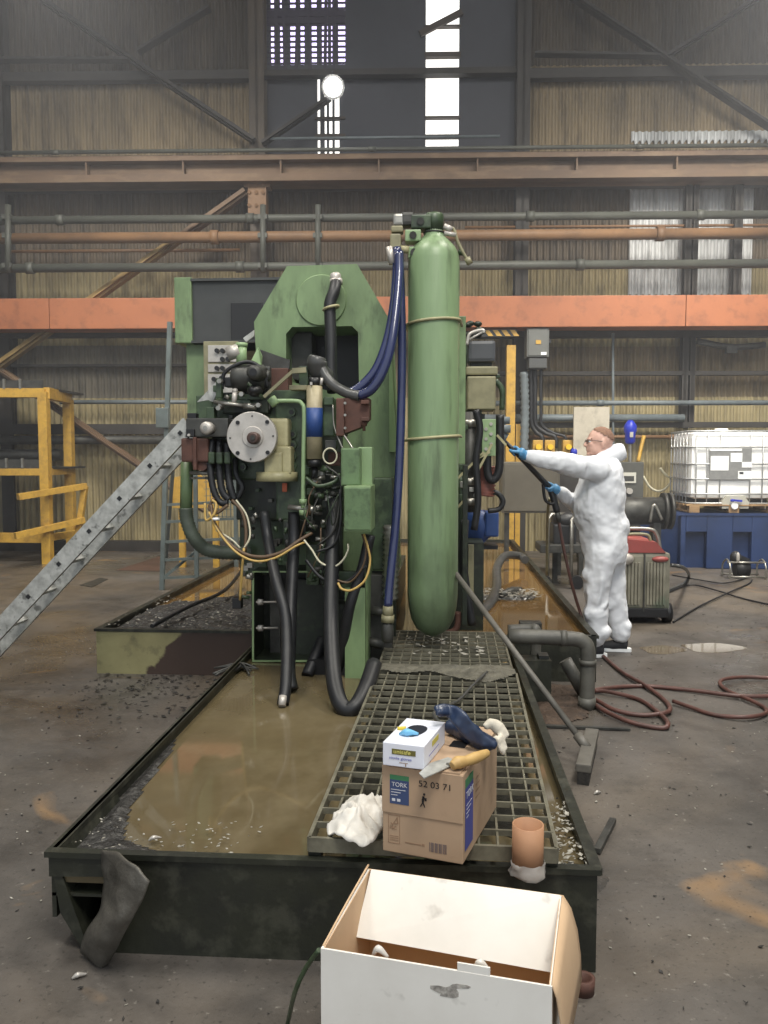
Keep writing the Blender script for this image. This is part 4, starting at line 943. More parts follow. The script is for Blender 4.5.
# motor above the disc
bm = nb(); a = A(232, 378, 4.95); b = A(266, 378, 4.95); lathe(bm, [(.05, 0), (.077, .012), (.08, .05), (.08, .19), (.06, .21)], a, (b-a), 24); M('motor', bm, M_dksteel)
bm = nb(); lathe(bm, [(.0, 0), (.03, 0), (.042, .012), (.046, .06), (.05, .14)], A(253, 372, 4.76), (0, 1, 0), 20); M('motor_cap', bm, M_dksteel)
disc('motor_cap', 253, 372, 4.755, .022, .01, M_blackp, 16)
bm = nb(); ell(bm, A(255, 391, 4.85), (.045, .06, .035)); M('motor_cap', bm, M_blackp)
MB('terminal_cap', 224, 377, 233, 387, 4.9, .08, M_blackp, .008)
bm = nb(); tube(bm, at_([(222, 389, 4.9), (224, 374, 4.9), (236, 365, 4.9), (250, 362, 4.9), (262, 370, 4.9), (268, 388, 4.92)]), .012); M('motor_cable', bm, M_black)
bm = nb(); ell(bm, A(268, 376, 4.95), (.02, .03, .035)); pb(bm, 261, 366, 270, 410, 5.0, .05, .01); M('motor_bracket', bm, M_dksteel)
bm = nb(); cyl(bm, A(228, 354, 5.0), A(240, 350, 5.0), .042); M('sensor', bm, M_steelp)
bm = nb(); cyl(bm, A(241.5, 345, 5.0), A(241.5, 366, 5.0), .032); cyl(bm, A(241.5, 343, 5.0), A(241.5, 347, 5.0), .036); M('sensor_holder', bm, M_greenlt)
MB('carriage', 222, 392, 268, 414, 4.98, .2, M_greenvd, .012)
bm = nb(); pb(bm, 229, 394, 262, 400, 4.92, .04, .005); pb(bm, 215, 400, 250, 404, 4.9, .04, .005); M('slide_bar', bm, M_greend)
bm = nb(); cyl(bm, A(214, 402, 4.88), A(247, 406, 4.88), .012); cyl(bm, A(244, 406, 4.88), A(256, 407, 4.88), .02); M('push_rod', bm, M_steel)
bm = nb(); cyl(bm, A(234, 404, 4.9), A(235, 392, 4.9), .016); ell(bm, A(235, 391, 4.9), (.018, .018, .018)); M('lever', bm, M_steelp)
bm = nb(); cyl(bm, A(248, 383, 4.84), A(263, 398, 4.84), .01); M('link_rod', bm, M_greend)
MB('link_plate', 216, 378, 221, 398, 4.86, .05, M_greend, .004); MB('link_plate', 206, 407, 214, 420, 4.9, .08, M_greend, .006)
for x, y in ((219, 381), (241, 394), (258, 405), (218, 408)): disc('link_bolt', x, y, 4.84, .015, .05, M_steel, 6)
# left arm block, knob, rust box
MB('arm_block', 186, 418, 228, 437, YF-.08, .25, M_dksteel, .008)
bm = nb(); a = A(205, 428, YF-.16); lathe(bm, [(.0, 0), (.026, 0), (.038, .012), (.038, .05), (.03, .052), (.03, .1)], a, (0.15, 1, 0), 24); M('lock_knob', bm, M_steelp)
disc('lock_knob_centre', 205, 428, YF-.165, .014, .01, M_steel, 14)
MB('switch', 187, 413, 196, 419, YF-.06, .06, M_blackp, .004); MB('switch', 186, 429, 194, 437, YF-.1, .06, M_blackp, .004)
disc('switch_button', 188.5, 435, YF-.12, .008, .03, M_steelp, 10)
bm = nb(); pb(bm, 181, 438, 208, 462, YF-.08, .22, .012); prism(bm, at_([(190, 460, YF-.06), (208, 460, YF-.06), (207, 468, YF-.06), (203, 471, YF-.06), (195, 470, YF-.06)]), (0, .18, 0)); M('terminal_box', bm, M_rust)
MB('terminal_box_rib', 193, 437, 196, 470, YF-.1, .05, M_rust, .004)
bm = nb(); cyl(bm, A(190, 473, YF+.05), A(222, 473, YF+.05), .013); cyl(bm, A(190, 478, YF+.05), A(212, 478, YF+.05), .008); M('cross_rod', bm, M_steel)
# green pipe then ribbed conduit sweeping right
bm = nb(); cyl(bm, A(187, 462, YF+.1), A(186, 512, YF+.1), .038); M('down_pipe', bm, M_green)
MB('down_plate', 191, 462, 197, 474, YF+.12, .05, M_greenlt)
MT('ribbed_conduit', [(186, 508, 5.05), (187, 520, 5.05), (193, 536, 5.05), (204, 548, 5.08), (218, 552, 5.1), (236, 553, 5.15), (250, 552, 5.2)], .04, mat('ribbed_grey_green', c(82, 92, 78), c(50, 56, 48), 12, .7, .5), 12, ribs=.14, n=10)
# black ribbed hoses under the arm
for (l, r) in (([(212, 440, 4.92), (210, 462, 4.9), (213, 488, 4.88), (220, 502, 4.88), (228, 503, 4.88)], .019), ([(219, 440, 4.95), (219, 465, 4.92), (222, 490, 4.9), (229, 500, 4.9)], .02), ([(227, 442, 4.95), (228, 468, 4.95), (230, 486, 4.93), (234, 500, 4.93)], .022), ([(235, 458, 4.98), (236, 474, 4.96), (242, 486, 4.95), (240, 494, 4.95), (233, 504, 4.95)], .016)):
    MT('ribbed_hose', l, r, M_black, 10, ribs=.12, n=8)
for x in (211, 219, 227): MB('hose_fitting', x-3, 452, x+3, 464, 4.86, .06, M_greend, .01)
# bright green oil pipe
MT('oil_pipe', [(272, 401, 4.88), (296, 401, 4.86), (302, 404, 4.85), (304, 412, 4.84), (303.5, 450, 4.84), (303, 496, 4.84), (303, 508, 4.84)], .0125, M_greenlt, 10)
for (x, y) in ((303, 499), (303, 510)): bm = nb(); cyl(bm, A(x, y, 4.84), A(x, y+5, 4.84), .024, seg=6); M('pipe_nut', bm, M_greenlt)
bm = nb(); cyl(bm, A(288, 507, 4.86), A(315, 510, 4.86), .016); cyl(bm, A(307, 509, 4.86), A(316, 510, 4.86), .026, seg=6); M('pipe_tee', bm, M_steel)
bm = nb(); cyl(bm, A(271, 398, 4.88), A(276, 405, 4.88), .03, seg=6); M('pipe_nut', bm, M_greenlt)
# beige filter cylinder with blue sleeve
bm = nb(); cyl(bm, A(314.5, 386, 4.85), A(314.5, 459, 4.85), .047, seg=24); M('filter_cylinder', bm, mat('tan_cylinder', c(170, 158, 124), c(124, 112, 84), 10, .6, .5))
bm = nb(); cyl(bm, A(314.5, 408, 4.85), A(314.5, 437, 4.85), .0495, seg=24); M('blue_sleeve', bm, M_bluebox)
bm = nb(); cyl(bm, A(314.5, 378, 4.85), A(314.5, 386, 4.85), .035); M('filter_cap', bm, M_blackp)
bm = nb(); cyl(bm, A(314.5, 459, 4.85), A(314.5, 467, 4.85), .042, seg=24); cyl(bm, A(314.5, 467, 4.85), A(314.5, 478, 4.85), .02); M('filter_cap', bm, M_blackp)
bm = nb(); pb(bm, 310, 391-6, 312, 382, 4.79, .02); cyl(bm, A(322, 378, 4.84), A(321, 385, 4.84), .01); M('clip', bm, M_steelp)
# link arm
bm = nb(); beam(bm, A(264, 397, 4.8), A(293, 371, 4.8), .02, .018); beam(bm, A(292, 371, 4.8), A(306, 370, 4.82), .03, .03); M('link_arm', bm, M_beiged)
MB('link_mount', 299, 366, 308, 388, 4.88, .08, M_greend, .006); MB('link_mount', 289, 385, 307, 390, 4.86, .08, M_beiged, .005)
MB('rear_bracket', 267, 368, 288, 391, 5.05, .15, M_rust, .006); MB('plate', 270, 390, 306, 400, 4.98, .1, M_greend, .006)
# rust brown flanged box
bm = nb(); pb(bm, 336, 398, 344, 436, 4.74, .2, .008); prism(bm, at_([(343, 398, 4.78), (369, 398, 4.78), (369, 418, 4.78), (361, 427, 4.78), (343, 434, 4.78)]), (0, .16, 0)); M('flanged_box', bm, M_rust)
bm = nb(); pb(bm, 361, 400, 369, 404, 4.74, .05, .004); pb(bm, 361, 417, 369, 421, 4.74, .05, .004); cyl(bm, A(364, 421, 4.78), A(364, 431, 4.78), .009); cyl(bm, A(364, 421, 4.78), A(364, 426, 4.78), .018); M('flange_bolt', bm, M_rust)
for y in (403, 415, 428): disc('flange_screw', 345, y, 4.73, .008, .02, M_steel, 8)
MB('solenoid', 323, 398, 334, 436, 4.88, .1, M_greend, .006); MB('solenoid_plug', 324, 397, 333, 405, 4.84, .06, M_greend, .005)
MB('connector', 325, 440, 336, 449, 4.84, .08, M_dksteel, .004)
MB('copper_block', 328, 452, 340, 466, 4.92, .08, M_rust, .006)
bm = nb(); p = A(330, 456, 4.8); tube(bm, [p+Vector((.04*math.cos(t*PI/6), .0, .045*math.sin(t*PI/6))) for t in range(12)], .005, closed=True, n=2); M('wire_loop', bm, M_wcream)
MT('wire', [(333, 405, 4.8), (334, 425, 4.78), (339, 440, 4.76), (343, 449, 4.75)], .005, M_steel, 6)
MT('wire', [(343, 434, 4.76), (348, 441, 4.74), (353, 449, 4.72)], .006, M_steel, 6)
# junction boxes
M_jb = mat('dirty_box_green', c(104, 132, 88), c(76, 98, 64), 6, .7, .45, c3=c(50, 60, 42), s3=14, a3=.5)
j = MB('junction_box', 341, 448, 360, 486, 4.62, .12, M_jb, .006); MB('junction_lid', 342, 449, 359, 485, 4.612, .012, M_jb, .004, parent=j)
MB('junction_box', 358, 447, 372, 488, 4.72, .1, M_greenlt, .006)
j = MB('junction_box', 344, 486, 371, 532, 4.5, .28, M_green, .008); MB('junction_lid', 344.5, 488, 370.5, 530, 4.49, .014, M_jb, .005, parent=j)
MB('rear_box', 372, 478, 392, 570, 5.05, .25, M_greend, .008)
# pipes down the middle
MB('manifold', 283, 520, 306, 540, 4.98, .12, M_greenvd, .006)
for (l, r) in (([(294, 512, 4.92), (294, 540, 4.9), (291, 600, 4.75), (290, 640, 4.6), (289, 672, 4.45), (292, 690, 4.4)], .036), ([(264, 512, 4.95), (268, 540, 4.9), (276, 580, 4.65), (286, 620, 4.5), (286, 680, 4.25), (283, 704, 4.16)], .032),
               ([(334, 500, 4.9), (332, 560, 4.75), (331, 620, 4.5), (333, 670, 4.25), (338, 698, 4.1), (347, 710, 4.05), (357, 705, 4.06), (366, 688, 4.16), (374, 664, 4.35)], .042), ([(370, 535, 4.75), (362, 570, 4.75), (350, 605, 4.72), (344, 640, 4.74), (338, 670, 4.8)], .032),
               ([(322, 640, 4.95), (316, 655, 4.85), (307, 676, 4.75)], .036)):
    MT('hose', l, r, M_black, 12)
bm = nb(); cyl(bm, A(283, 696, 4.16), A(282, 706, 4.13), .02); M('hose_end', bm, M_steelp)
# lower cabinet: open front box, lit edge and shaded depth painted in two greens
YL = 5.05
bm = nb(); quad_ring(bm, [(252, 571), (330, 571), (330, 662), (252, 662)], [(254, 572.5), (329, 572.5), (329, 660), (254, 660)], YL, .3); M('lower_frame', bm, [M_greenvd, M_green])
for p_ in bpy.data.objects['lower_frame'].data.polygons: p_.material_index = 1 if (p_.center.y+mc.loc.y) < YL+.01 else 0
MB('lower_panel', 252, 571, 396, 660, YL+.3, .02, M_greenvd, .0)
MB('lower_panel', 286, 580, 326, 655, YL+.15, .05, M_greenvd, .004)
MB('lower_panel', 270, 580, 280, 655, YL+.2, .03, M_dksteel, .004)
MB('lower_foot', 330, 605, 390, 658, YL+.12, .4, M_greenvd, .004)
for y in (602, 628):
    bm = nb(); cyl(bm, A(256, y, YL), A(278, y, YL+.05), .007); cyl(bm, A(258, y, YL), A(263, y, YL), .02, seg=6); M('clamp_bolt', bm, M_steelp)
bm = nb(); prism(bm, at_([(345, 588, 4.72), (365, 588, 4.72), (365, 681, 4.72), (345, 682, 4.72)]), (0, .02, 0)); prism(bm, at_([(365, 540, 4.72), (367.5, 540, 4.74), (367.5, 682, 4.8), (365, 682, 4.72)]), (0, .3, 0)); M('front_plate', bm, M_green)
MB('front_plate_upper', 338, 572, 366, 590, 4.78, .02, M_greend, .003)
for x, y in ((367, 641), (372, 610)): bm = nb(); p = A(x, y, 4.95); cyl(bm, p, p+Vector((.1, .0, -.02)), .03); M('pipe_stub', bm, M_dksteel)
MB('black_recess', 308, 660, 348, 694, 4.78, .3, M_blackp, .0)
bm = nb(); q = A(390, 600, 5.6); b3(bm, A(262, 600, 5.5).x, q.x, YL+.3, 8.2, LQ-.04, q.z); M('bed', bm, M_greenvd)
bm = nb(); b3(bm, A(262, 400, 5.8).x, A(352, 400, 5.8).x, 5.76, 8.0, LQ, A(330, 395, 5.8).z); M('rear_body', bm, M_greend)
bm = nb(); b3(bm, A(196, 400, 6.5).x, A(300, 400, 6.5).x, 6.85, 8.0, A(200, 340, 6.5).z, A(200, 280, 6.5).z); M('rear_arm', bm, M_greend)
# bits right of the front plate, behind the blue hose
MB('rear_leg', 368, 575, 392, 660, 5.0, .1, M_dksteel, .005)
MT('coil_spring', [(391, 525, 4.98), (391, 560, 4.98), (390, 600, 4.98)], .04, M_steel, 8, ribs=.4, n=14)
# little things on the front: tag, valves, small fittings
MB('red_tag', 282, 483, 287, 492, 4.95, .01, mat('red_tag_paint', c(196, 96, 62), None))
random.seed(12)
for i in range(54):
    x = random.uniform(304, 343); y = random.uniform(466, 590)
    bm = nb(); s = random.uniform(2, 5); t = random.random()
    if t < .5: pb(bm, x-s, y-s, x+s, y+s*.8, 4.9+random.random()*.1, .05, .004)
    else: cyl(bm, A(x-s, y, 4.88), A(x+s, y+random.uniform(-2, 2), 4.9), random.uniform(.008, .02), seg=random.choice((6, 12)))
    M('fitting', bm, random.choice((M_greend, M_dksteel, M_greenvd, M_steel, M_greend)))
for i in range(22):
    x = random.uniform(208, 262); y = random.uniform(384, 424) if i < 14 else random.uniform(560, 600); 
    if i >= 14: x = random.uniform(240, 252)
    bm = nb(); s = random.uniform(1.5, 4)
    if random.random() < .5: pb(bm, x-s, y-s, x+s, y+s*.8, 4.9+random.random()*.1, .05, .003)
    else: cyl(bm, A(x-s, y, 4.88), A(x+s, y+random.uniform(-3, 3), 4.9), random.uniform(.008, .018), seg=10)
    M('fitting', bm, random.choice((M_greend, M_dksteel, M_steel, M_greenlt)))
# extra clutter low on the head: small valves, clips and thin lines
for i in range(20):
    x = random.uniform(242, 300); y = random.uniform(484, 568); s = random.uniform(1.5, 4)
    bm = nb()
    if random.random() < .45: pb(bm, x-s, y-s, x+s, y+s*.7, 4.93+random.random()*.1, .08, .004)
    else: cyl(bm, A(x, y-s, 4.95), A(x+random.uniform(-2, 2), y+s, 4.95), random.uniform(.008, .018), seg=10)
    M('fitting', bm, random.choice((M_greend, M_dksteel, M_greenvd, M_dksteel, M_greend, M_steel)))
for i in range(12):
    x = random.uniform(306, 340); y = random.uniform(480, 540); x2 = x+random.uniform(-16, 10); y2 = y+random.uniform(25, 60)
    MT('thin_line', [(x, y, 4.84), ((x+x2)/2+random.uniform(-8, 8), (y+y2)/2, 4.8), (x2, y2, 4.82)], .0045, random.choice((M_black, M_dksteel, M_greend, M_wred)), 6)
# wires
WR = [([(211, 505, 4.85), (214, 522, 4.82), (226, 540, 4.8), (243, 553, 4.78), (262, 557, 4.76), (282, 552, 4.76), (300, 540, 4.8), (312, 533, 4.84)], .011, M_wred),
      ([(209, 512, 4.83), (219, 532, 4.8), (236, 552, 4.76), (255, 561, 4.75), (275, 558, 4.74), (296, 546, 4.76), (306, 542, 4.8)], .007, M_wyel),
      ([(232, 500, 4.88), (242, 512, 4.86), (246, 530, 4.84), (245, 552, 4.82)], .010, M_wred), ([(236, 500, 4.87), (246, 514, 4.86), (250, 530, 4.84), (249, 540, 4.82), (244, 548, 4.82)], .006, M_wcream),
      ([(244, 548, 4.8), (242, 570, 4.8), (240, 600, 4.85)], .008, M_wyel),
      ([(304, 540, 4.76), (312, 550, 4.74), (320, 562, 4.72), (333, 567, 4.7), (343, 560, 4.7), (348, 550, 4.72), (348, 544, 4.74)], .006, M_wcream),
      ([(364, 534, 4.62), (368, 548, 4.6), (370, 562, 4.6), (365, 580, 4.58), (352, 590, 4.58), (342, 589, 4.6), (338, 583, 4.62)], .007, M_wyel),
      ([(362, 534, 4.62), (366, 550, 4.62), (362, 568, 4.62), (350, 582, 4.65), (336, 580, 4.66)], .006, M_wred),
      ([(306, 478, 4.8), (318, 486, 4.78), (334, 482, 4.78), (340, 474, 4.8)], .012, M_greend), ([(326, 466, 4.8), (340, 478, 4.76), (340, 500, 4.76), (334, 530, 4.76), (318, 545, 4.76)], .006, M_dksteel),
      ([(340, 490, 4.76), (341, 520, 4.74), (334, 544, 4.74), (316, 552, 4.74)], .008, M_black), ([(205, 503, 4.86), (206, 520, 4.84), (214, 514, 4.82), (216, 504, 4.84), (212, 500, 4.84)], .008, M_wyel),
      ([(214, 498, 4.86), (209, 508, 4.85), (216, 513, 4.84), (228, 505, 4.85)], .010, M_wred), ([(306, 560, 4.78), (322, 578, 4.74), (345, 582, 4.7), (366, 566, 4.68)], .010, M_black),
      ([(216, 530, 4.83), (232, 540, 4.82), (240, 548, 4.82)], .006, M_wcream)]
for l, r, m in WR: MT('wire', l, r, m, 6)
bm = nb(); p = A(216, 519, 4.8); tube(bm, [p+Vector((.014*math.cos(t), .014*math.sin(t), 0)) for t in [k*PI/4 for k in range(8)]], .008, closed=True, n=2); M('cable_tie', bm, M_white)
bm = nb(); pb(bm, 232, 598, 241, 609, 4.95, .06, .006); M('hanging_plug', bm, M_blackp)

# ================================================================ GREEN CYLINDER
cyx = A(433.2, 440, 5.05).x; CY_ = 5.05
zz = lambda y, Y=CY_: A(433, y, Y).z
gc = T('gas_cylinder', 'tall light green pressure cylinder hanging upright over the far grating', 'cylinder', (cyx, CY_, zz(638)))
R0 = .154
prof = [(.0, zz(637)), (.05, zz(634)), (.1, zz(628)), (.132, zz(618)), (.148, zz(606)), (R0, zz(594)), (R0, zz(262)), (.1515, zz(260)), (.149, zz(256)), (.138, zz(251)), (.118, zz(246)), (.09, zz(241)), (.064, zz(236.5)), (.056, zz(232)), (.054, zz(226))]
bm = nb(); lathe(bm, prof, (cyx, CY_, 0), (0, 0, 1), 48); gc.part('body', bm, M_cyl)
bm = nb(); lathe(bm, [(.056, zz(232)), (.058, zz(216)), (.05, zz(214))], (cyx, CY_, 0), (0, 0, 1), 24); gc.part('neck', bm, M_greend)
bm = nb(); lathe(bm, [(.064, zz(234)), (.064, zz(232.5))], (cyx-.0, CY_, 0), (0, 0, 1), 24); gc.part('collar', bm, M_dksteel)
for y, tilt in ((323, -1), (438, -1)):
    bm = nb(); q = zz(y); pts = [(cyx+(R0+.006)*math.cos(t), CY_+(R0+.006)*math.sin(t), q+.012*math.cos(t)) for t in [PI+k*PI/16 for k in range(17)]]
    pts = [(cyx-R0-.02, CY_+.2, q-.012)]+pts+[(cyx+R0+.02, CY_+.2, q+.012)]
    tube(bm, pts, .009, sm=False, seg=8); gc.part('strap', bm, M_beige)
def GB(name, x0, y0, x1, y1, Y, d, m, bev=.008, **k): bm = nb(); pb(bm, x0, y0, x1, y1, Y, d, bev); return gc.part(name, bm, m, **k)
GB('valve_block', 411, 214, 431, 228, 4.98, .12, M_greend); GB('valve_block', 400, 211, 414, 225, 4.98, .1, M_dksteel, .02); GB('valve_block', 405, 229, 421, 241, 4.98, .1, M_greenlt); GB('valve_block', 408, 246, 424, 258, 5.0, .1, M_greenlt)
for x, y in ((420.5, 221), (413, 235), (414, 252)):
    bm = nb(); cyl(bm, A(x, y, 4.965), A(x, y, 5.0), .022, seg=8); gc.part('valve_plug', bm, M_dksteel)
GB('valve_block', 393, 213, 404, 225, 4.98, .08, M_steel, .015)
GB('hose_fitting', 391, 225, 403, 232, 4.97, .08, M_beiged, .01); GB('hose_fitting', 390, 233, 401, 250, 4.97, .08, M_beiged, .012)
bm = nb(); cyl(bm, A(401, 249, 4.99), A(409, 250, 4.99), .022); gc.part('hose_fitting', bm, M_beige)
bm = nb(); cyl(bm, A(389, 247, 4.96), A(392, 264, 4.96), .02); gc.part('hose_sleeve', bm, M_steelp)
bm = nb(); cyl(bm, A(444, 226, 5.02), A(452, 230, 5.02), .018); cyl(bm, A(444, 233, 5.02), A(456, 235, 5.02), .014); gc.part('gauge_fitting', bm, M_steelp)
bm = nb(); tube(bm, at_([(449, 227, 5.02), (454, 230, 5.02), (458, 242, 5.02), (464, 254, 5.02), (469, 262, 5.02)]), .01, seg=6); cyl(bm, A(467, 258, 5.02), A(470, 264, 5.02), .02, seg=6); gc.part('filling_tube', bm, M_beiged)
bm = nb(); cyl(bm, A(458, 252, 5.1), A(464, 253, 5.1), .018); gc.part('gauge_fitting', bm, M_greend)
# hoses from the valve block
HZ = [([(397, 248, 4.98), (397, 270, 4.96), (394, 305, 4.92), (388, 338, 4.88), (378, 366, 4.85), (366, 382, 4.83), (354, 391, 4.82), (346, 393, 4.82)], .028, 'blue hose curving from the cylinder valve down to the machine head'),
      ([(399, 249, 5.0), (401, 300, 4.96), (402, 360, 4.93), (400, 450, 4.86), (396, 520, 4.8), (390, 580, 4.74), (388, 607, 4.71)], .026, 'long dark blue hose hanging straight down with a steel coupling at its end')]
for i, (l, r, lab) in enumerate(HZ):
    h = T('hydraulic_hose', lab, 'hose', A(*l[-1]))
    bm = nb(); tube(bm, at_(l), r, seg=14); h.part('hose', bm, M_blue)
    if i == 0: bm = nb(); tube(bm, at_([(399, 252, 4.95), (399, 275, 4.92), (396, 310, 4.86), (391, 345, 4.8), (383, 371, 4.78), (372, 389, 4.77), (359, 396, 4.78)]), .028, seg=14); h.part('hose', bm, M_blue)
    if i == 1:
        bm = nb(); lathe(bm, [(.03, 0), (.032, .06)], A(388, 606, 4.71), (-.02, 0, -1), 16); h.part('ferrule', bm, M_beiged)
        bm = nb(); cyl(bm, A(388, 615, 4.71), A(387.5, 622, 4.71), .042, seg=6); h.part('coupling_nut', bm, M_beiged)
        bm = nb(); lathe(bm, [(.026, 0), (.034, .02), (.036, .08), (.03, .11), (.02, .12)], A(387.5, 622, 4.71), (0, 0, -1), 16); h.part('end_cap', bm, M_dksteel)

# ================================================================ REAR HYDRAULIC UNIT right of the cylinder
ru = T('hydraulic_unit', 'hydraulic unit with black motor cap and beige terminal box right of the green cylinder', 'machine', (.2, 5.9, LQ-.04))
def UB(name, x0, y0, x1, y1, Y, d, m, bev=.006, **k): bm = nb(); pb(bm, x0, y0, x1, y1, Y, d, bev); return ru.part(name, bm, m, **k)
YU = 5.9
a = A(460, 315, 5.35); b = A(467, 465, 5.35)
bm = nb(); pb(bm, 457, 316, 466, 464, 5.35, .1, .004); ru.part('post', bm, M_green)
bm = nb(); pb(bm, 462, 465, 468, 625, 5.5, .08, .003); ru.part('post_foot', bm, M_greenvd)
UB('motor_cap', 468, 340, 496, 362, YU, .25, mat('dark_grey_cap', c(78, 80, 84), c(60, 62, 64), 4, .4, .45), .025)
UB('mount_bracket', 466, 366, 498, 375, YU-.02, .3, M_beiged, .012)
j = UB('terminal_box', 467, 376, 496, 410, YU-.03, .28, M_beiged, .01); UB('box_lid', 468, 377, 495, 409, YU-.045, .02, M_beiged, .004, parent=j)
UB('support', 466, 374, 500, 378, YU+.05, .25, M_greend); UB('support', 470, 362, 492, 367, YU+.05, .2, M_greenvd)
bm = nb(); tube(bm, at_([(467, 345, YU), (470, 334, YU), (482, 330, YU), (484, 333, YU)]), .012); tube(bm, at_([(467, 341, YU), (484, 331, YU)]), .008, sm=False); ru.part('bent_strap', bm, M_steelp)
for i in range(9):
    bm = nb(); x = random.uniform(467, 482); y = random.uniform(322, 336); ell(bm, A(x, y, YU+.05), (.03, .03, .02), 8, 6); ru.part('fitting', bm, M_greenvd)
j = UB('terminal_strip', 482, 419, 496, 456, YU-.05, .04, M_greenlt, .004)
for k in range(6): bm = nb(); cyl(bm, A(486 if k % 2 else 491, 424+k*5, YU-.06), A(486 if k % 2 else 491, 424+k*5, YU-.03), .012, seg=8); ru.part('strip_screw', bm, M_steelp, parent=j)
bm = nb(); cyl(bm, A(470, 412, YU), A(470, 512, YU), .045, seg=16); ru.part('stand_pipe', bm, M_dksteel)
for y in (420, 478, 498): bm = nb(); cyl(bm, A(470, y, YU), A(470, y+7, YU), .062, seg=8); ru.part('pipe_coupling', bm, M_steel)
bm = nb(); cyl(bm, A(461, 440, YU), A(461, 560, YU), .025, seg=12); ru.part('stand_pipe', bm, M_greend)
for l, r, m in (([(500, 415, YU), (500, 440, YU), (499, 470, YU), (493, 480, YU), (488, 474, YU), (487, 450, YU)], .03, M_black), ([(495, 380, YU), (502, 390, YU), (502, 410, YU)], .02, M_greend), ([(476, 410, YU-.1), (480, 430, YU-.1), (476, 460, YU-.1), (478, 500, YU-.1), (474, 530, YU-.1)], .025, M_black),
                ([(487, 492, YU+.1), (497, 493, YU+.1), (503, 501, YU+.1), (499, 509, YU+.1), (488, 511, YU+.1)], .02, M_black), ([(465, 520, YU-.2), (463, 560, YU-.2), (468, 600, YU-.2), (472, 625, YU-.2)], .03, M_black)):
    bm = nb(); tube(bm, at_(l), r, seg=10); ru.part('hose', bm, m)
for p0, p1 in (((457, 508), (467, 497)), ((456, 480), (484, 452)), ((474, 478), (492, 444)), ((474, 460), (490, 452)), ((497, 435), (506, 445))):
    bm = nb(); beam(bm, A(*p0, YU-.1), A(*p1, YU-.1), .012, .016); ru.part('flat_rod', bm, M_beige)
for x0, x1 in ((498, 507), (499, 508)):
    pass
bm = nb(); cyl(bm, A(503, 417, YU+.1), A(503, 424, YU+.1), .05, seg=18); cyl(bm, A(503, 425, YU+.1), A(503, 433, YU+.1), .055, seg=18); cyl(bm, A(503, 433, YU+.1), A(502, 442, YU+.1), .045, .02, seg=18); ru.part('connector', bm, M_conduit)
bm = nb(); tube(bm, at_([(486, 466, YU+.1), (486, 480, YU+.1), (484, 496, YU+.1)]), .06, ribs=.3, n=10, seg=12); ru.part('red_coil', bm, mat('copper_coil', c(150, 88, 74), c(104, 60, 50), 20, .6, .5))
bm = nb(); pb(bm, 466, 410, 482, 440, YU+.1, .1, .01); pb(bm, 476, 440, 484, 470, YU+.15, .1, .01); ru.part('valve_stack', bm, M_greend)
bm = nb(); pb(bm, 468, 545, 474, 600, YU+.1, .05, .003); ru.part('stand_strip', bm, M_beiged)
for i in range(14):
    x = random.uniform(458, 482); y = random.uniform(412, 500); bm = nb(); s = random.uniform(1.5, 3.5)
    pb(bm, x-s, y-s, x+s, y+s, YU-.08+random.random()*.1, .05, .003); ru.part('fitting', bm, random.choice((M_greend, M_dksteel, M_greenvd, M_steel)))
bm = nb(); b3(bm, .0, A(482, 600, 6.3).x, 6.1, 8.0, LQ-.04, A(470, 540, 6.3).z); ru.part('bed', bm, M_greenvd)
bm = nb(); b3(bm, -.12, A(466, 440, 6.3).x, 6.2, 6.8, LQ, A(470, 345, 6.3).z); ru.part('column', bm, M_greend)
bl = T('blue_pump', 'round blue electric pump beside the foot of the hydraulic unit', 'pump', A(486, 550, 6.6))
p = A(480, 526, 6.6)
bm = nb(); lathe(bm, [(.05, -.05), (.11, -.035), (.13, -.0), (.145, .01), (.145, .04), (.12, .05), (.12, .26)], p+Vector((-.06, -.1, 0)), (.35, .9, 0), 28); bl.part('casing', bm, mat('blue_pump_paint', c(40, 78, 148), c(30, 54, 104), 6, .5, .4))
bm = nb(); pb(bm, 485, 512, 499, 537, 6.42, .22, .015); bl.part('terminal_box', bm, MATS['blue_pump_paint'])
bm = nb(); b3(bm, p.x-.1, p.x+.14, 6.55, 6.8, A(486, 545, 6.6).z-.03, A(486, 545, 6.6).z); b3(bm, p.x-.06, p.x+.02, 6.6, 6.7, LQ-.04, A(486, 543, 6.6).z); bl.part('bracket', bm, M_black)
bm = nb(); tube(bm, [Z(474, 622, .24), Z(480, 614, .27), Z(492, 600, .3), Z(497, 585, .31), Z(497, 568, .4), Z(505, 556, .45), Z(520, 556, .42), Z(525, 560, .4)], .045, seg=12); single('grey_suction_hose', bm, M_greyh, 'thick grey hose lying in the rear pool behind the green cylinder', 'hose')
bm = nb(); tube(bm, [Z(500, 595, .3), Z(512, 592, .31), Z(521, 589, .3)], [.03, .05, .02], seg=8); single('scrap_bar', bm, M_dksteel, 'small dark blade of scrap lying in the rear pool', 'scrap')
bm = nb(); tube(bm, [A(458, 612, 5.55), A(458, 622, 5.55), A(455, 630, 5.55), A(446, 634, 5.55)], .022, seg=10); single('pipe_elbow', bm, M_rust, 'rusty pipe elbow by the lower end of the green cylinder', 'pipe')
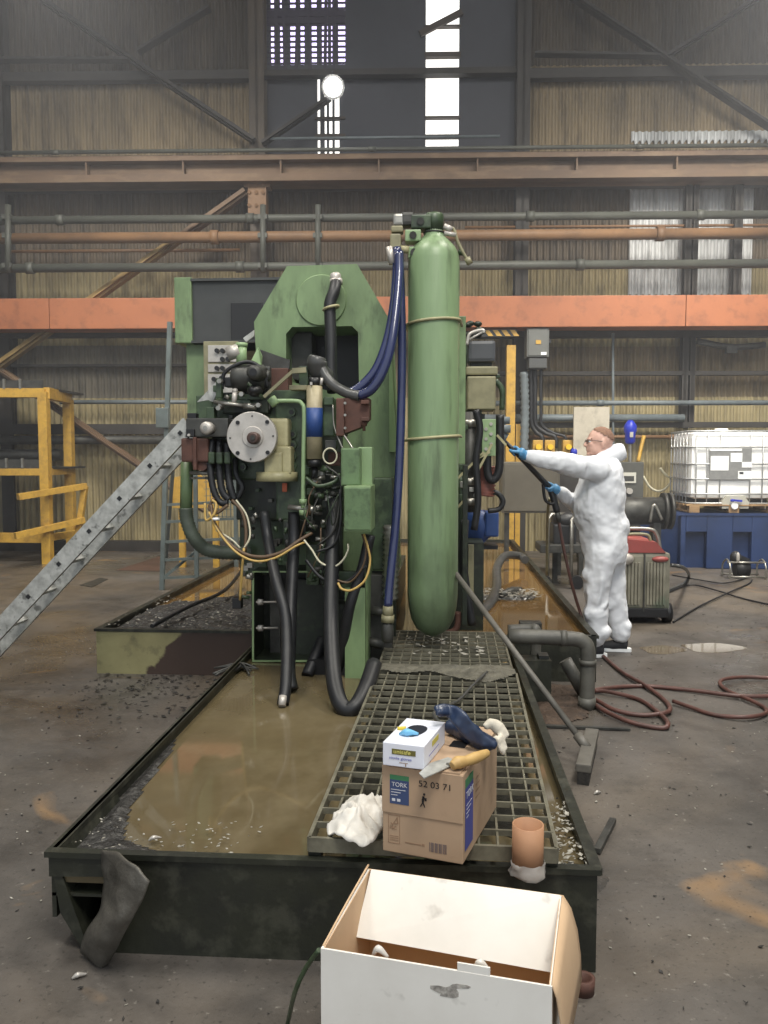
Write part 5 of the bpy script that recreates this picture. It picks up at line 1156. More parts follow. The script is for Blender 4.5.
# ================================================================ FOREGROUND RIGHT
pf = T('drain_pipework', 'grey drain pipe with elbow going down to the floor right of the gratings', 'pipe', (.93, 5.1, 0))
M_pvc = mat('grimy_grey_pipe', c(98, 96, 88), c(58, 56, 52), 7, .7, .5, bump=.08)
zp = A(540, 638, 5.1).z
bm = nb(); e = A(588, 638, 5.1)
tube(bm, [A(508, 636, 5.1), (e.x-.12, 5.1, zp), (e.x-.03, 5.1, zp-.02), (e.x, 5.1, zp-.08), (e.x, 5.1, .16), (e.x, 5.1, .0)], .046, seg=18, n=5); pf.part('pipe', bm, M_pvc)
for z0, z1 in ((zp-.16, zp-.13), (.0, .07)): bm = nb(); cyl(bm, (e.x, 5.1, z0), (e.x, 5.1, z1), .054, seg=18); pf.part('socket', bm, M_pvc)
bm = nb(); cyl(bm, (e.x-.17, 5.1, zp), (e.x-.13, 5.1, zp), .05, seg=18); pf.part('socket', bm, M_pvc)
bm = nb(); tube(bm, [A(508, 630, 5.35), A(530, 629, 5.35), A(536, 631, 5.33), (A(536, 631, 5.33).x, 5.33, .3), (A(536, 631, 5.33).x, 5.33, .02)], .034, seg=14); pf.part('pipe', bm, M_pvc)
bm = nb(); cyl(bm, A(565, 660, 5.3), Z(584, 693, .05), .042, seg=14); pf.part('branch_pipe', bm, M_pvc)
bm = nb(); b3(bm, A(538, 650, 5.25).x, A(548, 650, 5.25).x, 5.2, 5.3, 0, .3); pf.part('support_post', bm, M_dksteel)
bm = nb(); b3(bm, .52, .7, 5.15, 5.3, .0, .28); pf.part('support_block', bm, M_tray)
bm = nb(); pb(bm, 520, 623, 542, 632, 5.8, .1, .004); single('scrap_plate', bm, M_dksteel, 'small dark steel scrap lying on the rim of the rear tray', 'scrap')
sludge('sludge_heap', [(.55, 4.6), (.9, 4.9), (1.0, 5.6), (.55, 5.65)], 0, .05, 'brown dirt on the floor under the drain pipes', .02, mat('brown_dirt', c(84, 66, 52), c(46, 38, 32), 12, .8, .8, bump=.8, bscale=40), seed=15)
# broom
br = T('floor_broom', 'long handled floor broom leaning on the tray edge, head on the floor', 'broom', Z(588, 770, 0))
hd0, hd1 = Z(592, 741, .03), Z(583, 779, .03)
hc = (hd0+hd1)/2+Vector((0, 0, .05))
M_stick = mat('grimy_broom_stick', c(104, 100, 92), c(66, 62, 56), 10, .6, .5)
bm = nb(); cyl(bm, A(456, 574, 5.0), hc, .017, seg=12); br.part('handle', bm, M_stick)
bm = nb(); beam(bm, hd0+Vector((0, 0, .05)), hd1+Vector((0, 0, .05)), .07, .04, bev=.006); br.part('head', bm, M_stick)
bm = nb(); beam(bm, hd0+Vector((.0, 0, .0)), hd1+Vector((.0, 0, .0)), .055, .06); br.part('bristles', bm, mat('black_bristles', c(38, 36, 34), c(70, 66, 60), 60, .6, .8, bump=.5))
d_ = (A(456, 574, 5.0)-hc).normalized(); bm = nb(); cyl(bm, hc, hc+d_*.09, .026, seg=12); br.part('socket', bm, M_stick)
bm = nb(); beam(bm, Z(613, 820, .015), Z(597, 851, .015), .028, .022, bev=.003); single('steel_bar', bm, M_dksteel, 'short dark steel bar lying on the floor right of the tray', 'steel bar')
bm = nb(); p = Z(583, 992, 0); lathe(bm, [(.022, 0), (.032, 0), (.034, .045), (.023, .045), (.022, .0)], p, (0, 0, 1), 24, False, False); single('steel_ring', bm, M_rust, 'short rusty pipe ring standing on the floor at the right tray corner', 'pipe ring')
bm = nb(); beam(bm, Z(545, 726, .01), Z(630, 729, .01), .03, .012); single('flat_bar', bm, M_dksteel, 'thin dark flat bar on the floor above the broom head', 'steel bar')
# hose coils on the floor
M_hose = mat('red_brown_hose', c(98, 62, 54), c(60, 42, 38), 8, .7, .45)
def zl(l, z=.013): return [Z(x, y, z+.006*(i % 3)) for i, (x, y) in enumerate(l)]
bm = nb(); tube(bm, [Z(594, 648, .02)]+zl([(604, 657), (622, 672), (643, 684), (662, 698), (670, 708), (664, 713), (640, 715), (615, 710), (600, 702), (590, 696), (594, 691), (610, 692), (640, 700), (660, 714), (668, 724), (660, 728), (630, 722), (605, 711), (592, 702), (590, 694), (600, 689), (640, 686), (690, 690), (740, 696), (790, 696)]), .014, seg=8); single('pressure_hose', bm, M_hose, 'dark red pressure hose coiled on the floor below the person', 'hose')
bm = nb(); tube(bm, zl([(800, 680), (750, 677), (725, 679), (720, 684), (730, 692), (750, 700), (765, 708), (764, 714), (745, 717), (715, 715), (690, 707), (673, 701)]), .013, seg=8); single('pressure_hose', bm, M_hose, 'dark red hose loop at the right edge of the floor', 'hose')
bm = nb(); tube(bm, zl([(673, 622), (700, 606), (730, 592), (748, 584), (752, 580)]), .009, seg=6); single('black_cable', bm, M_black, 'black cable on the floor from the washer to the tubular stand', 'cable')
bm = nb(); tube(bm, zl([(664, 594), (690, 585), (715, 590), (745, 599), (790, 609)]), .009, seg=6); single('black_cable', bm, M_black, 'black cable crossing the floor to the right edge', 'cable')
bm = nb(); tube(bm, zl([(672, 575), (700, 580), (725, 583), (745, 578), (742, 575)]), .008, seg=6); single('black_cable', bm, M_black, 'thin cable on the floor along the foot of the blue bund', 'cable')
# puddle patches
M_wet = mat('wet_puddle', c(120, 108, 92), c(96, 84, 70), 6, .5, .06)
def puddle(x, y, rx, ry, lab):
    p = Z(x, y, 0); a = Z(x+rx, y, 0).x-p.x; b = abs(Z(x, y-ry, 0).y-p.y); bm = nb()
    pts = [Vector((p.x+a*math.cos(t)*(1+.16*math.sin(3*t+1)), p.y+b*math.sin(t)*(1+.2*math.sin(2*t)), .003)) for t in [2*PI*k/36 for k in range(36)]]
    prism(bm, pts, (0, 0, -.0025)); single('puddle', bm, M_wet, lab, 'puddle')
puddle(712, 648, 30, 4.5, 'bright wet puddle on the floor right of the shoes')
puddle(662, 650, 22, 4, 'dull wet patch on the floor just right of the shoes')

# ================================================================ LADDER
ld = T('aluminium_ladder', 'worn aluminium ladder leaning from the lower left onto the machine arm', 'ladder', A(-40, 700, 4.9)*1.0)
YA, YB = 4.9, 5.24
holes = [(180.5-30.35*k, 433+32.7*k) for k in range(9)]
def railpts(Y, k0, k1):
    f = lambda k: A(180.5-30.35*k, 433+32.7*k, YA)
    a = f(k0); b = f(k1); a.y = Y; b.y = Y; return a, b
a, b = railpts(YA, -.25, 7.6); dn = (b-a).normalized()
k_end = 7.6
while railpts(YA, 0, k_end)[1].z > .02: k_end += .02
for Y in (YA, YB):
    a, b = railpts(Y, -.28, k_end)
    bm = nb(); beam(bm, a, b, .008, .1, up=(0, 0, 1)); 
    n_ = (b-a).normalized().cross(Vector((0, 1, 0))); 
    for s in (-1, 1): 
        o_ = n_*s*.048+Vector((0, .012 if Y == YA else -.012, 0)); beam(bm, a+o_, b+o_, .03, .006)
    ld.part('rail', bm, M_alu)
for k in range(int(k_end)+1):
    p = A(180.5-30.35*k, 433+32.7*k, YA); q = Vector((p.x, YB, p.z)); d = (b-a).normalized()
    bm = nb(); beam(bm, Vector((p.x, YA-.006, p.z)), q, .03, .03, up=tuple(d)); rg = ld.part('rung', bm, M_alu)
    bm = nb(); beam(bm, Vector((p.x, YA-.009, p.z)), Vector((p.x, YA-.0065, p.z)), .024, .024, up=tuple(d)); ld.part('rung_opening', bm, M_blackp, parent=rg)

# ================================================================ BOXES IN FRONT
def rotz(a): return Matrix.Rotation(a, 3, 'Z')
# cardboard box with printed labels, on the grating
bw, bd_, bh = .245, .42, .262
cbz = GZ+.002
ca = math.radians(-17)
cb = T('cardboard_box', 'brown cardboard box with blue printed label standing on the near grating', 'box', (-.037, 2.335, cbz), ca)
# local frame: x right along the front, y back, origin at the middle of the front bottom edge
cb.o.location = (-.047, 2.34, cbz); 
bm = nb(); b3(bm, -bw/2, bw/2, 0, bd_, 0, bh, .003); cb.part('body', bm, M_card, local=True)
bm = nb(); b3(bm, -bw/2-.001, bw/2+.001, -.0035, .001, bh*.46, bh-.002, .001); cb.part('front_flap', bm, M_card, local=True)
bm = nb(); b3(bm, -bw/2, bw/2-.01, .0, bd_*.5-.002, bh, bh+.004); b3(bm, -bw/2+.002, bw/2, bd_*.5+.002, bd_, bh, bh+.004); cb.part('top_flap', bm, M_card, local=True)
M_lblue = mat('label_blue', c(58, 74, 116), None, rough=.7); M_lgreen = mat('label_green', c(62, 128, 84), None, rough=.7); M_ink = mat('ink_black', c(44, 40, 40), None, rough=.8)
M_lviol = mat('label_violet_blue', c(70, 76, 150), None, rough=.7); M_inkl = mat('ink_pale', c(150, 118, 90), None, rough=.8); M_lwht = mat('label_white', c(206, 206, 212), None, rough=.7)
yF = -.0045
def lp(x0, x1, z0, z1, m, name='printed_label', y=yF): bm = nb(); b3(bm, x0, x1, y, y+.001, z0, z1); return cb.part(name, bm, m, local=True)
L0 = -bw/2
lp(L0+.024, L0+.083, .15, .222, M_lblue); lp(L0+.024, L0+.083, .222, .236, M_lgreen)
text('TORK', .018, M_lwht, cb.o, (L0+.030, yF-.001, .208), (PI/2, 0, 0))
for k, (wd) in enumerate((.045, .03, .02)): lp(L0+.028, L0+.028+wd, .192-k*.008, .1935-k*.008, M_lwht, 'printed_line', yF-.001)
for x in (L0+.031, L0+.047): lp(x, x+.01, .158, .166, M_lwht, 'printed_mark', yF-.001)
text('52 03 71', .026, M_ink, cb.o, (L0+.112, yF-.001, .221), (PI/2, 0, 0), sx=1.1)
bm = nb(); yy = yF-.001   # walking figure
def seg2(b_, p, q, w_): beam(b_, (p[0], yy, p[1]), (q[0], yy, q[1]), .001, w_, up=(0, 0, 1)) if abs(p[0]-q[0]) > 1e-4 else beam(b_, (p[0], yy, p[1]), (q[0], yy, q[1]), .001, w_, up=(1, 0, 0))
fx_, fz = L0+.128, .185
cyl(bm, (fx_+.002, yy, fz+.006), (fx_+.002, yy+.001, fz+.006), .0035, seg=12)
for p, q, w_ in (((0, 0), (-.002, -.018), .006), ((-.002, -.018), (.004, -.032), .003), ((-.002, -.018), (-.009, -.031), .003), ((0, -.002), (.006, -.01), .0025), ((0, -.002), (-.005, -.012), .0025)):
    seg2(bm, (fx_+p[0], fz+p[1]), (fx_+q[0], fz+q[1]), w_)
lpz = cb.part('printed_figure', bm, M_ink, local=True)
bm = nb(); b3(bm, fx_+.004, fx_+.009, yy, yy+.001, fz-.013, fz-.004); cb.part('printed_figure', bm, M_ink, local=True)
for x0, x1, z0, z1 in ((L0+.018, L0+.054, .118, .119), (L0+.018, L0+.054, .034, .035), (L0+.018, L0+.019, .034, .119), (L0+.053, L0+.054, .034, .119)): lp(x0, x1, z0-.005, z1-.005, M_inkl, 'printed_frame', -.0012)
text('FSC', .014, M_inkl, cb.o, (L0+.022, -.0015, .075), (PI/2, 0, 0))
bm = nb(); yy = -.0015
for p, q in (((.026, .09), (.031, .084)), ((.031, .084), (.046, .108)), ((.046, .108), (.048, .09)), ((.048, .09), (.036, .088))): beam(bm, (L0+p[0], yy, p[1]), (L0+q[0], yy, q[1]), .001, .002)
cb.part('printed_tick', bm, M_inkl, local=True)
for k in range(3): lp(L0+.022, L0+.05, .05-k*.006, .051-k*.006, M_inkl, 'printed_line', -.0012)
for k in range(13): lp(L0+.145+k*.0042, L0+.145+k*.0042+(.0024 if k % 3 else .0012), .022, .05, mat('barcode_ink', c(98, 88, 92), None, rough=.8), 'barcode_bar', -.0012)
lp(L0+.07, L0+.12, .036, .038, M_inkl, 'printed_line', -.0012); lp(L0+.122, L0+.130, .034, .041, M_inkl, 'printed_mark', -.0012)
xR = bw/2+.0008
bm = nb(); b3(bm, xR, xR+.001, .02, .105, .03, .215); cb.part('side_label', bm, M_lviol, local=True); bm = nb(); b3(bm, xR, xR+.001, .02, .105, .215, .24); cb.part('side_label', bm, M_lgreen, local=True)
text('TORK', .03, M_lwht, cb.o, (xR+.0015, .026, .19), (PI/2, 0, PI/2))
for k in range(4): bm = nb(); b3(bm, xR+.001, xR+.0015, .03, .03+.06-.012*k, .16-k*.012, .162-k*.012); cb.part('printed_line', bm, M_lwht, local=True)
for k in range(4): bm = nb(); b3(bm, xR, xR+.0006, .14, .19, .2-k*.02, .2015-k*.02); cb.part('printed_line', bm, M_inkl, local=True)
bm = nb(); b3(bm, .02, .07, .2, .26, bh+.0035, bh+.0046); cb.part('hand_hole', bm, M_blackp, local=True)
# glove dispenser box
gw, gd, gh = .125, .235, .068
gb = T('glove_box', 'white disposable glove box with yellow lettering on top of the cardboard box', 'box', (-.102, 2.337, cbz+bh+.006), math.radians(-15))
bm = nb(); b3(bm, -gw/2, gw/2, 0, gd, 0, gh, .002); gb.part('carton', bm, mat('glove_carton', c(226, 228, 238), c(206, 210, 226), 6, .4, .45), local=True)
bm = nb(); pts = [Vector((.03*math.cos(t)*(1+.3*math.sin(t)), gd*.52+.055*math.sin(t), gh+.0008)) for t in [2*PI*k/28 for k in range(28)]]; prism(bm, pts, (0, 0, .0006)); gb.part('opening', bm, mat('deep_navy', c(22, 26, 40), None), local=True)
bm = nb(); tube(bm, [(-.035, gd*.32, gh+.002), (-.01, gd*.3, gh+.012), (.02, gd*.36, gh+.006)], [.004, .012, .004], seg=8); gb.part('glove_tip', bm, mat('nitrile_light', c(96, 176, 222), c(150, 206, 236), 20, .5, .4), local=True)
bm = nb(); tube(bm, [(-.055, gd*.5, gh+.003), (-.03, gd*.52, gh+.006)], .006, seg=6); gb.part('yellow_mark', bm, mat('yellow_ink', c(214, 190, 50), None), local=True)
M_ol = mat('olive_label', c(104, 98, 44), None, rough=.6); M_yl = mat('yellow_letters', c(226, 216, 110), None, rough=.6); M_bl = mat('blue_ink', c(110, 116, 186), None, rough=.7)
bm = nb(); b3(bm, -gw/2+.028, -gw/2+.1, -.0012, -.0002, .036, .052); lab_ = gb.part('name_strip', bm, M_ol, local=True)
text('unisafe', .017, M_yl, gb.o, (-gw/2+.033, -.002, .0445), (PI/2, 0, 0), sx=1.12)
text('nitrile gloves', .0115, M_bl, gb.o, (-gw/2+.02, -.0012, .025), (PI/2, 0, 0), sx=1.15)
bm = nb(); b3(bm, -.012, .014, -.0008, 0, .012, .0135); b3(bm, .006, .009, -.0008, 0, .003, .011); gb.part('printed_mark', bm, M_inkl, local=True)
bm = nb(); b3(bm, gw/2+.0002, gw/2+.0012, .085, .155, .04, .056); gb.part('name_strip', bm, mat('side_strip', c(196, 184, 80), None), local=True)
bm = nb(); b3(bm, gw/2+.0002, gw/2+.0008, .05, .16, .022, .024); gb.part('printed_line', bm, M_bl, local=True)
bm = nb(); pts = [(-gw/2+.02, gd*.3, gh), (-gw/2+.1, gd*.3, gh)]
# trowel
tw = T('trowel', 'old trowel with wooden handle lying on top of the cardboard box', 'trowel', (.04, 2.36, cbz+bh+.006))
zt2 = cbz+bh+.008
bm = nb(); prism(bm, [Z(419, 774, zt2), Z(424, 779, zt2), Z(452, 766, zt2), Z(455, 761, zt2), Z(448, 758, zt2), Z(430, 764, zt2)], (0, 0, .003)); tw.part('blade', bm, M_alu)
bm = nb(); tube(bm, [Z(452, 766, zt2+.012), Z(458, 762.5, zt2+.018), Z(466, 761, zt2+.018), Z(476, 757.5, zt2+.018), Z(487, 753, zt2+.016)], [.012, .019, .015, .017, .012], seg=12); tw.part('handle', bm, mat('wooden_handle', c(206, 168, 98), c(160, 122, 72), 12, .6, .5))
bm = nb(); cyl(bm, Z(447, 764, zt2+.004), Z(455, 764, zt2+.014), .004); tw.part('tang', bm, M_steel)
# blue rubber gauntlets
M_navy = mat('navy_rubber', c(38, 54, 84), c(22, 32, 52), 10, .6, .42, coat=.1)
def hand_mesh(bm, L=1.0, curl=.3, spread=1.0):
    # palm in local coords: wrist at origin, fingers toward +x, thumb toward +y side, palm normal z
    k = L
    tube(bm, [(0, 0, 0), (.03*k, 0, 0), (.06*k, 0, 0), (.095*k, 0, 0)], [.028*k, .036*k, .042*k, .038*k], seg=12)
    for i, (ln, y) in enumerate(((.072, .030), (.082, .010), (.076, -.010), (.06, -.029))):
        y0 = y*k; a = (y*6)*spread
        p = Vector((.085*k, y0, 0)); pts = [Vector((.05*k, y0*.8, 0)), p]; d = 0
        for s in (.45, .3, .25):
            d += curl; p = p+Vector((math.cos(d)*ln*s*k, a*.03*k, -math.sin(d)*ln*s*k)); pts.append(p.copy())
        tube(bm, pts, [.012*k, .0115*k, .0105*k, .0095*k, .0075*k], seg=8, n=4)
    tube(bm, [(.02*k, .015*k, -.004), (.045*k, .045*k, -.01*k), (.065*k, .058*k, -.018*k), (.085*k, .062*k, -.03*k)], [.014*k, .014*k, .012*k, .009*k], seg=8, n=4)
zg = cbz+bh+.03
g_ = T('rubber_gauntlet', 'dark blue rubber gauntlet draped bent over the back of the cardboard box', 'glove', Z(470, 735, zg))
bm = nb()
U_ = [Z(436, 707, zg+.1), Z(450, 704, zg+.105), Z(462, 709, zg+.1), Z(472, 721, zg+.07), Z(482, 731, zg+.04), Z(495, 741, zg+.01)]
D_ = [Z(439, 714, zg+.09), Z(450, 716, zg+.07), Z(457, 726, zg+.05), Z(466, 737, zg+.015), Z(476, 743, zg), Z(492, 748, zg-.01)]
for q0, q1 in zip(smooth_pts(U_, 5), smooth_pts(D_, 5)): cyl(bm, q0, q1, .011, .013, 8)
tube(bm, [Z(448, 726, zg), Z(462, 730, zg), Z(476, 737, zg), Z(490, 744, zg)], [.024, .03, .03, .026], seg=12)
o = g_.part('gauntlet', bm, M_navy)
md = o.modifiers.new('r', 'REMESH'); md.mode = 'VOXEL'; md.voxel_size = .006; md.use_smooth_shade = True
tx = bpy.data.textures.new('folds', 'CLOUDS'); tx.noise_scale = .05
def disp(o, st, tex, sm=4):
    if sm: s_ = o.modifiers.new('s', 'SMOOTH'); s_.iterations = sm; s_.factor = .6
    d = o.modifiers.new('d', 'DISPLACE'); d.texture = tex; d.strength = st; d.mid_level = .5
disp(o, .015, tx)
g2_ = T('work_glove', 'white cotton work glove hanging over the right edge of the cardboard box', 'glove', Z(495, 745, zg))
bm = nb()
tube(bm, [Z(484, 728, zg+.02), Z(491, 724, zg+.03), Z(499, 729, zg+.015), Z(507, 738, zg-.01)], [.012, .018, .021, .013], seg=10)
for q in ([(494, 736, zg+.005), (499, 744, zg-.02), (502, 752, zg-.05)], [(499, 735, zg+.005), (504, 743, zg-.02), (507, 750, zg-.04)], [(497, 738, zg), (500, 748, zg-.03), (504, 755, zg-.055)]):
    tube(bm, [Z(*p) for p in q], [.011, .009, .007], seg=8)
o = g2_.part('glove', bm, mat('white_cotton', c(222, 214, 196), c(176, 166, 146), 14, .6, .9)); md = o.modifiers.new('r', 'REMESH'); md.mode = 'VOXEL'; md.voxel_size = .005; md.use_smooth_shade = True; disp(o, .012, tx, 2)
# cloth
from mathutils import noise as mns
def cloth(name, outline, z0, h, lab, m):
    bm = nb(); n = 46; cx = sum(p.x for p in outline)/len(outline); cy = sum(p.y for p in outline)/len(outline)
    rings = []
    O = smooth_pts(outline, 6, True)
    c0 = bm.verts.new((cx, cy, z0+h))
    for i in range(1, 15):
        t = i/14; ring = []
        for k, p in enumerate(O):
            x = cx+(p.x-cx)*t; y = cy+(p.y-cy)*t; v = mns.fractal(Vector((x*16, y*16, 3.3)), 1, 2, 4)*1.3; rdg = abs(mns.noise(Vector((x*22+y*9, y*16, 1))))
            ring.append(bm.verts.new((x, y, z0+.004+h*(1-t**2.4)*(.62+.5*v)+.03*(1-rdg*2.6)*(1-t*.5))))
        rings.append(ring)
    m_ = len(O)
    for k in range(m_): f = bm.faces.new((c0, rings[0][k], rings[0][(k+1) % m_])); f.smooth = True
    for i in range(13):
        for k in range(m_): f = bm.faces.new((rings[i][k], rings[i+1][k], rings[i+1][(k+1) % m_], rings[i][(k+1) % m_])); f.smooth = True
    o = single(name, bm, m, lab, 'cloth'); solid(o, .003); return o
mat('white_rag_cloth', c(212, 208, 200), c(168, 162, 150), 10, .6, .9); creases(MATS['white_rag_cloth'], 16, .7, dist=.012)
cloth('white_rag', [Z(x, y, GZ+.005) for x, y in ((327, 830), (336, 815), (352, 801), (372, 799), (386, 803), (385, 822), (380, 836), (368, 850), (350, 845), (334, 838))], GZ+.004, .045, 'crumpled white rag lying on the grating left of the cardboard box', mat('white_rag_cloth', c(212, 208, 200), c(168, 162, 150), 10, .6, .9, bump=.3))
# cardboard tube
tb = T('cardboard_tube', 'brown cardboard tube with clear film round its foot beside the cardboard box', 'tube', (.30, 2.385, RIM+.004))
bm = nb(); p = Vector((.262, 2.385, RIM+.008)); ht = .15
lathe(bm, [(.043, 0), (.046, 0), (.046, ht), (.041, ht), (.041, 0)], p, (.0, -.03, 1), 36, False, False); tb.part('tube', bm, mat('brown_tube', c(176, 128, 92), c(150, 104, 72), 6, .5, .7))
bm = nb(); lathe(bm, [(.05, .0), (.053, .008), (.048, .02), (.05, .035), (.047, .04)], p, (.02, -.05, 1), 20, False, False)
for v in bm.verts: v.co += Vector((mns.noise(v.co*60), mns.noise(v.co*60+Vector((5, 0, 0))), mns.noise(v.co*40)))*.008
tb.part('plastic_film', bm, mat('clear_film', c(214, 206, 196), c(240, 238, 234), 30, .5, .2, alpha=.55), label='crumpled clear film')
# big white open carton in the foreground
wx, wy, wh = .51, .37, .45
wb_ = T('open_carton', 'large open white cardboard carton on the floor in front of the tray', 'box', (-.262, 1.775, 0), math.radians(-11.5))
M_cin = mat('carton_inside', c(206, 172, 134), c(184, 150, 114), 4, .5, .8); th = .005
def WP(name, x0, x1, y0, y1, z0, z1, m, **k): bm = nb(); b3(bm, x0, x1, y0, y1, z0, z1); return wb_.part(name, bm, m, local=True, **k)
f_ = WP('front_wall', 0, wx, 0, th, 0, wh, M_cardw); WP('front_wall_lining', th, wx-th, th, th+.002, .0, wh-.001, M_cin, parent=f_)
f_ = WP('left_wall', 0, th, th, wy, 0, wh, M_cardw); WP('left_wall_lining', th, th+.002, th+.002, wy-.002, 0, wh-.001, M_cin, parent=f_)
f_ = WP('right_wall', wx-th, wx, th, wy, 0, wh, M_cardw); WP('right_wall_lining', wx-th-.002, wx-th, th+.002, wy-.002, 0, wh-.001, M_cin, parent=f_)
WP('back_wall', 0, wx, wy, wy+th, 0, wh, M_cin); WP('bottom', th, wx-th, th, wy, .002, .007, M_cin)
bm = nb(); prism(bm, [(.012, wy-.004, wh+.004), (wx-.005, wy-.004, wh+.004), (wx-.012, wy-.12, wh-.125), (.004, wy-.12, wh-.115)], (0, -.004, 0)); wb_.part('back_flap', bm, M_cardw, local=True, label='white back flap folded down inside')
bm = nb(); rows = []
for i, (dx, dz) in enumerate(((0, 0), (.02, -.03), (.036, -.08), (.045, -.14), (.048, -.2))):
    rows.append([Vector((wx+dx*(.5+.5*t), .004+(wy-.004)*t+dx*.2, wh+.002+dz*(1+.1*t))) for t in [k/8 for k in range(9)]])
ruled(bm, rows); o = wb_.part('right_flap', bm, M_cin, local=True, label='brown flap folded outward'); solid(o, .005)
WP('edge_piece', .31, .38, .001, .005, wh-.002, wh+.018, M_cardw)
for x, y in ((.13, .02), (.355, .03)):
    bm = nb(); tube(bm, [(x-.015, y, wh-.01), (x, y-.005, wh+.012), (x+.02, y, wh-.008)], [.003, .008, .004], seg=7); wb_.part('tape_scrap', bm, mat('clear_tape', c(212, 206, 196), None, rough=.25), local=True)
bm = nb(); pts = []
for k in range(22): t = 2*PI*k/22; r = 1+.35*math.sin(3*t)+.2*math.sin(5*t+1); pts.append(Vector((.295+.034*r*math.cos(t), -.0006, wh-.045+.014*r*math.sin(t)+.3*.034*math.cos(t))))
prism(bm, pts, (0, .0005, 0)); wb_.part('black_smear', bm, mat('smear_black', c(196, 190, 180), c(70, 64, 58), 45, .95, .8), local=True)
bm = nb(); tube(bm, [(th/2, .01, wh), (.0, wy*.5, wh+.004), (.002, wy, wh+.012)], .003, seg=6); wb_.part('torn_edge', bm, M_cin, local=True)
bm = nb(); tube(bm, [A(319, 950, 1.86), A(306, 968, 1.9), A(295, 992, 1.93), Z(288, 1022, .01), Z(284, 1040, .01)], .006, seg=8); single('green_strap', bm, M_greend, 'grey green cord hanging at the left of the white carton', 'cord')

# ================================================================ PERSON
YPn = 6.52
pr = T('person', 'person in white hooded coverall and blue gloves pointing a spray lance at the machine', 'person', Z(606, 652, 0))
def Q(x, y, dy=0.0): return A(x, y, YPn+dy)
def cap(bm, p, q, r0, r1, sq=1.0):
    cyl(bm, p, q, r0, r1, 18); ell(bm, p, (r0,)*3, 18, 10); ell(bm, q, (r1,)*3, 18, 10)
def remesh(o, v, sm=6, f=.5):
    md = o.modifiers.new('r', 'REMESH'); md.mode = 'VOXEL'; md.voxel_size = v; md.use_smooth_shade = True
    if sm: s_ = o.modifiers.new('s', 'SMOOTH'); s_.iterations = sm; s_.factor = f
M_skin = mat('skin', c(222, 176, 156), c(206, 150, 130), 14, .5, .5)
N_, F_ = -.17, .19          # near shoulder, far shoulder (offset in depth)
J = dict(shn=Q(597, 469, N_), eln=Q(561, 463, -.26), wrn=Q(528, 456, -.3), shf=Q(594, 474, F_), elf=Q(580, 507, .17), wrf=Q(561, 493, -.02),
         hpn=Q(602, 548, -.09), knn=Q(597, 592, -.10), ann=Z(599, 646, .12), hpf=Q(612, 546, .09), knf=Q(613, 590, .10), anf=Z(624, 641, .12))
J['ann'].y = YPn-.08; J['anf'].y = YPn+.12
# body (skin): head with face, neck, torso, limbs: one surface
bm = nb(); hc_ = Q(599, 442.5)
def H(dx, dy, dz): return hc_+Vector((dx, dy, dz))
tl = Matrix.Rotation(math.radians(-4), 3, 'Y')
ell(bm, H(.012, 0, .022), (.098, .077, .094), 24, 16); ell(bm, H(-.03, 0, -.03), (.066, .062, .075), 20, 12); ell(bm, H(-.05, 0, -.078), (.036, .042, .03)); ell(bm, H(-.0, 0, -.05), (.06, .058, .06))
ell(bm, H(-.075, 0, .024), (.02, .05, .016)); tube(bm, [H(-.083, 0, .02), H(-.099, 0, -.005), H(-.107, 0, -.022), H(-.09, 0, -.03)], [.009, .011, .014, .008], seg=8)
for s in (-1, 1):
    ell(bm, H(-.062, s*.035, -.015), (.026, .022, .02)); ell(bm, H(.02, s*.076, -.005), (.02, .012, .034)); ell(bm, H(-.1, s*.01, -.026), (.01, .009, .008))
ell(bm, H(-.087, 0, -.051), (.012, .024, .008)); ell(bm, H(-.085, 0, -.064), (.012, .022, .008)); ell(bm, H(-.078, 0, -.09), (.018, .022, .016))
nk = Q(606, 466); cap(bm, H(.02, 0, -.06), nk, .056, .06)
cap(bm, Q(603, 482), Q(603, 540), .09, .1); cap(bm, nk+Vector((0, -.1, -.04)), nk+Vector((0, .1, -.04)), .06, .06)
for n in 'nf':
    cap(bm, J['sh'+n], J['el'+n], .05, .042); cap(bm, J['el'+n], J['wr'+n], .042, .03); cap(bm, J['hp'+n], J['kn'+n], .08, .055); cap(bm, J['kn'+n], J['an'+n], .05, .04)
body = pr.part('body', bm, M_skin); remesh(body, .006, 3)
# forearm skin shows between glove and cuff
# eyes and glasses
for s in (-1, 1):
    bm = nb(); ell(bm, H(-.075, s*.031, .008), (.012, .013, .011), 12, 8); pr.part('eye', bm, M_white)
    bm = nb(); ell(bm, H(-.086, s*.031, .008), (.004, .006, .006), 10, 6); pr.part('iris', bm, M_blackp)
    bm = nb(); cyl(bm, H(-.066, s*.034-.022, .027), H(-.072, s*.034+.022, .027), .005, seg=6); pr.part('eyebrow', bm, mat('short_hair', c(150, 112, 90), c(112, 82, 66), 60, .7, .9))
gls = nb()
for s in (-1, 1):
    ctr = H(-.098, s*.034, .006); tube(gls, [ctr+Vector((.003*abs(math.sin(t)), .024*math.cos(t), .016*math.sin(t))) for t in [k*PI/6 for k in range(12)]], .0022, closed=True, n=2, seg=6)
    tube(gls, [H(-.098, s*.058, .012), H(-.04, s*.077, .012), H(.022, s*.084, .006)], .0025, seg=6)
cyl(gls, H(-.1, -.012, .008), H(-.1, .012, .008), .0022, seg=6); pr.part('glasses', gls, M_dksteel)
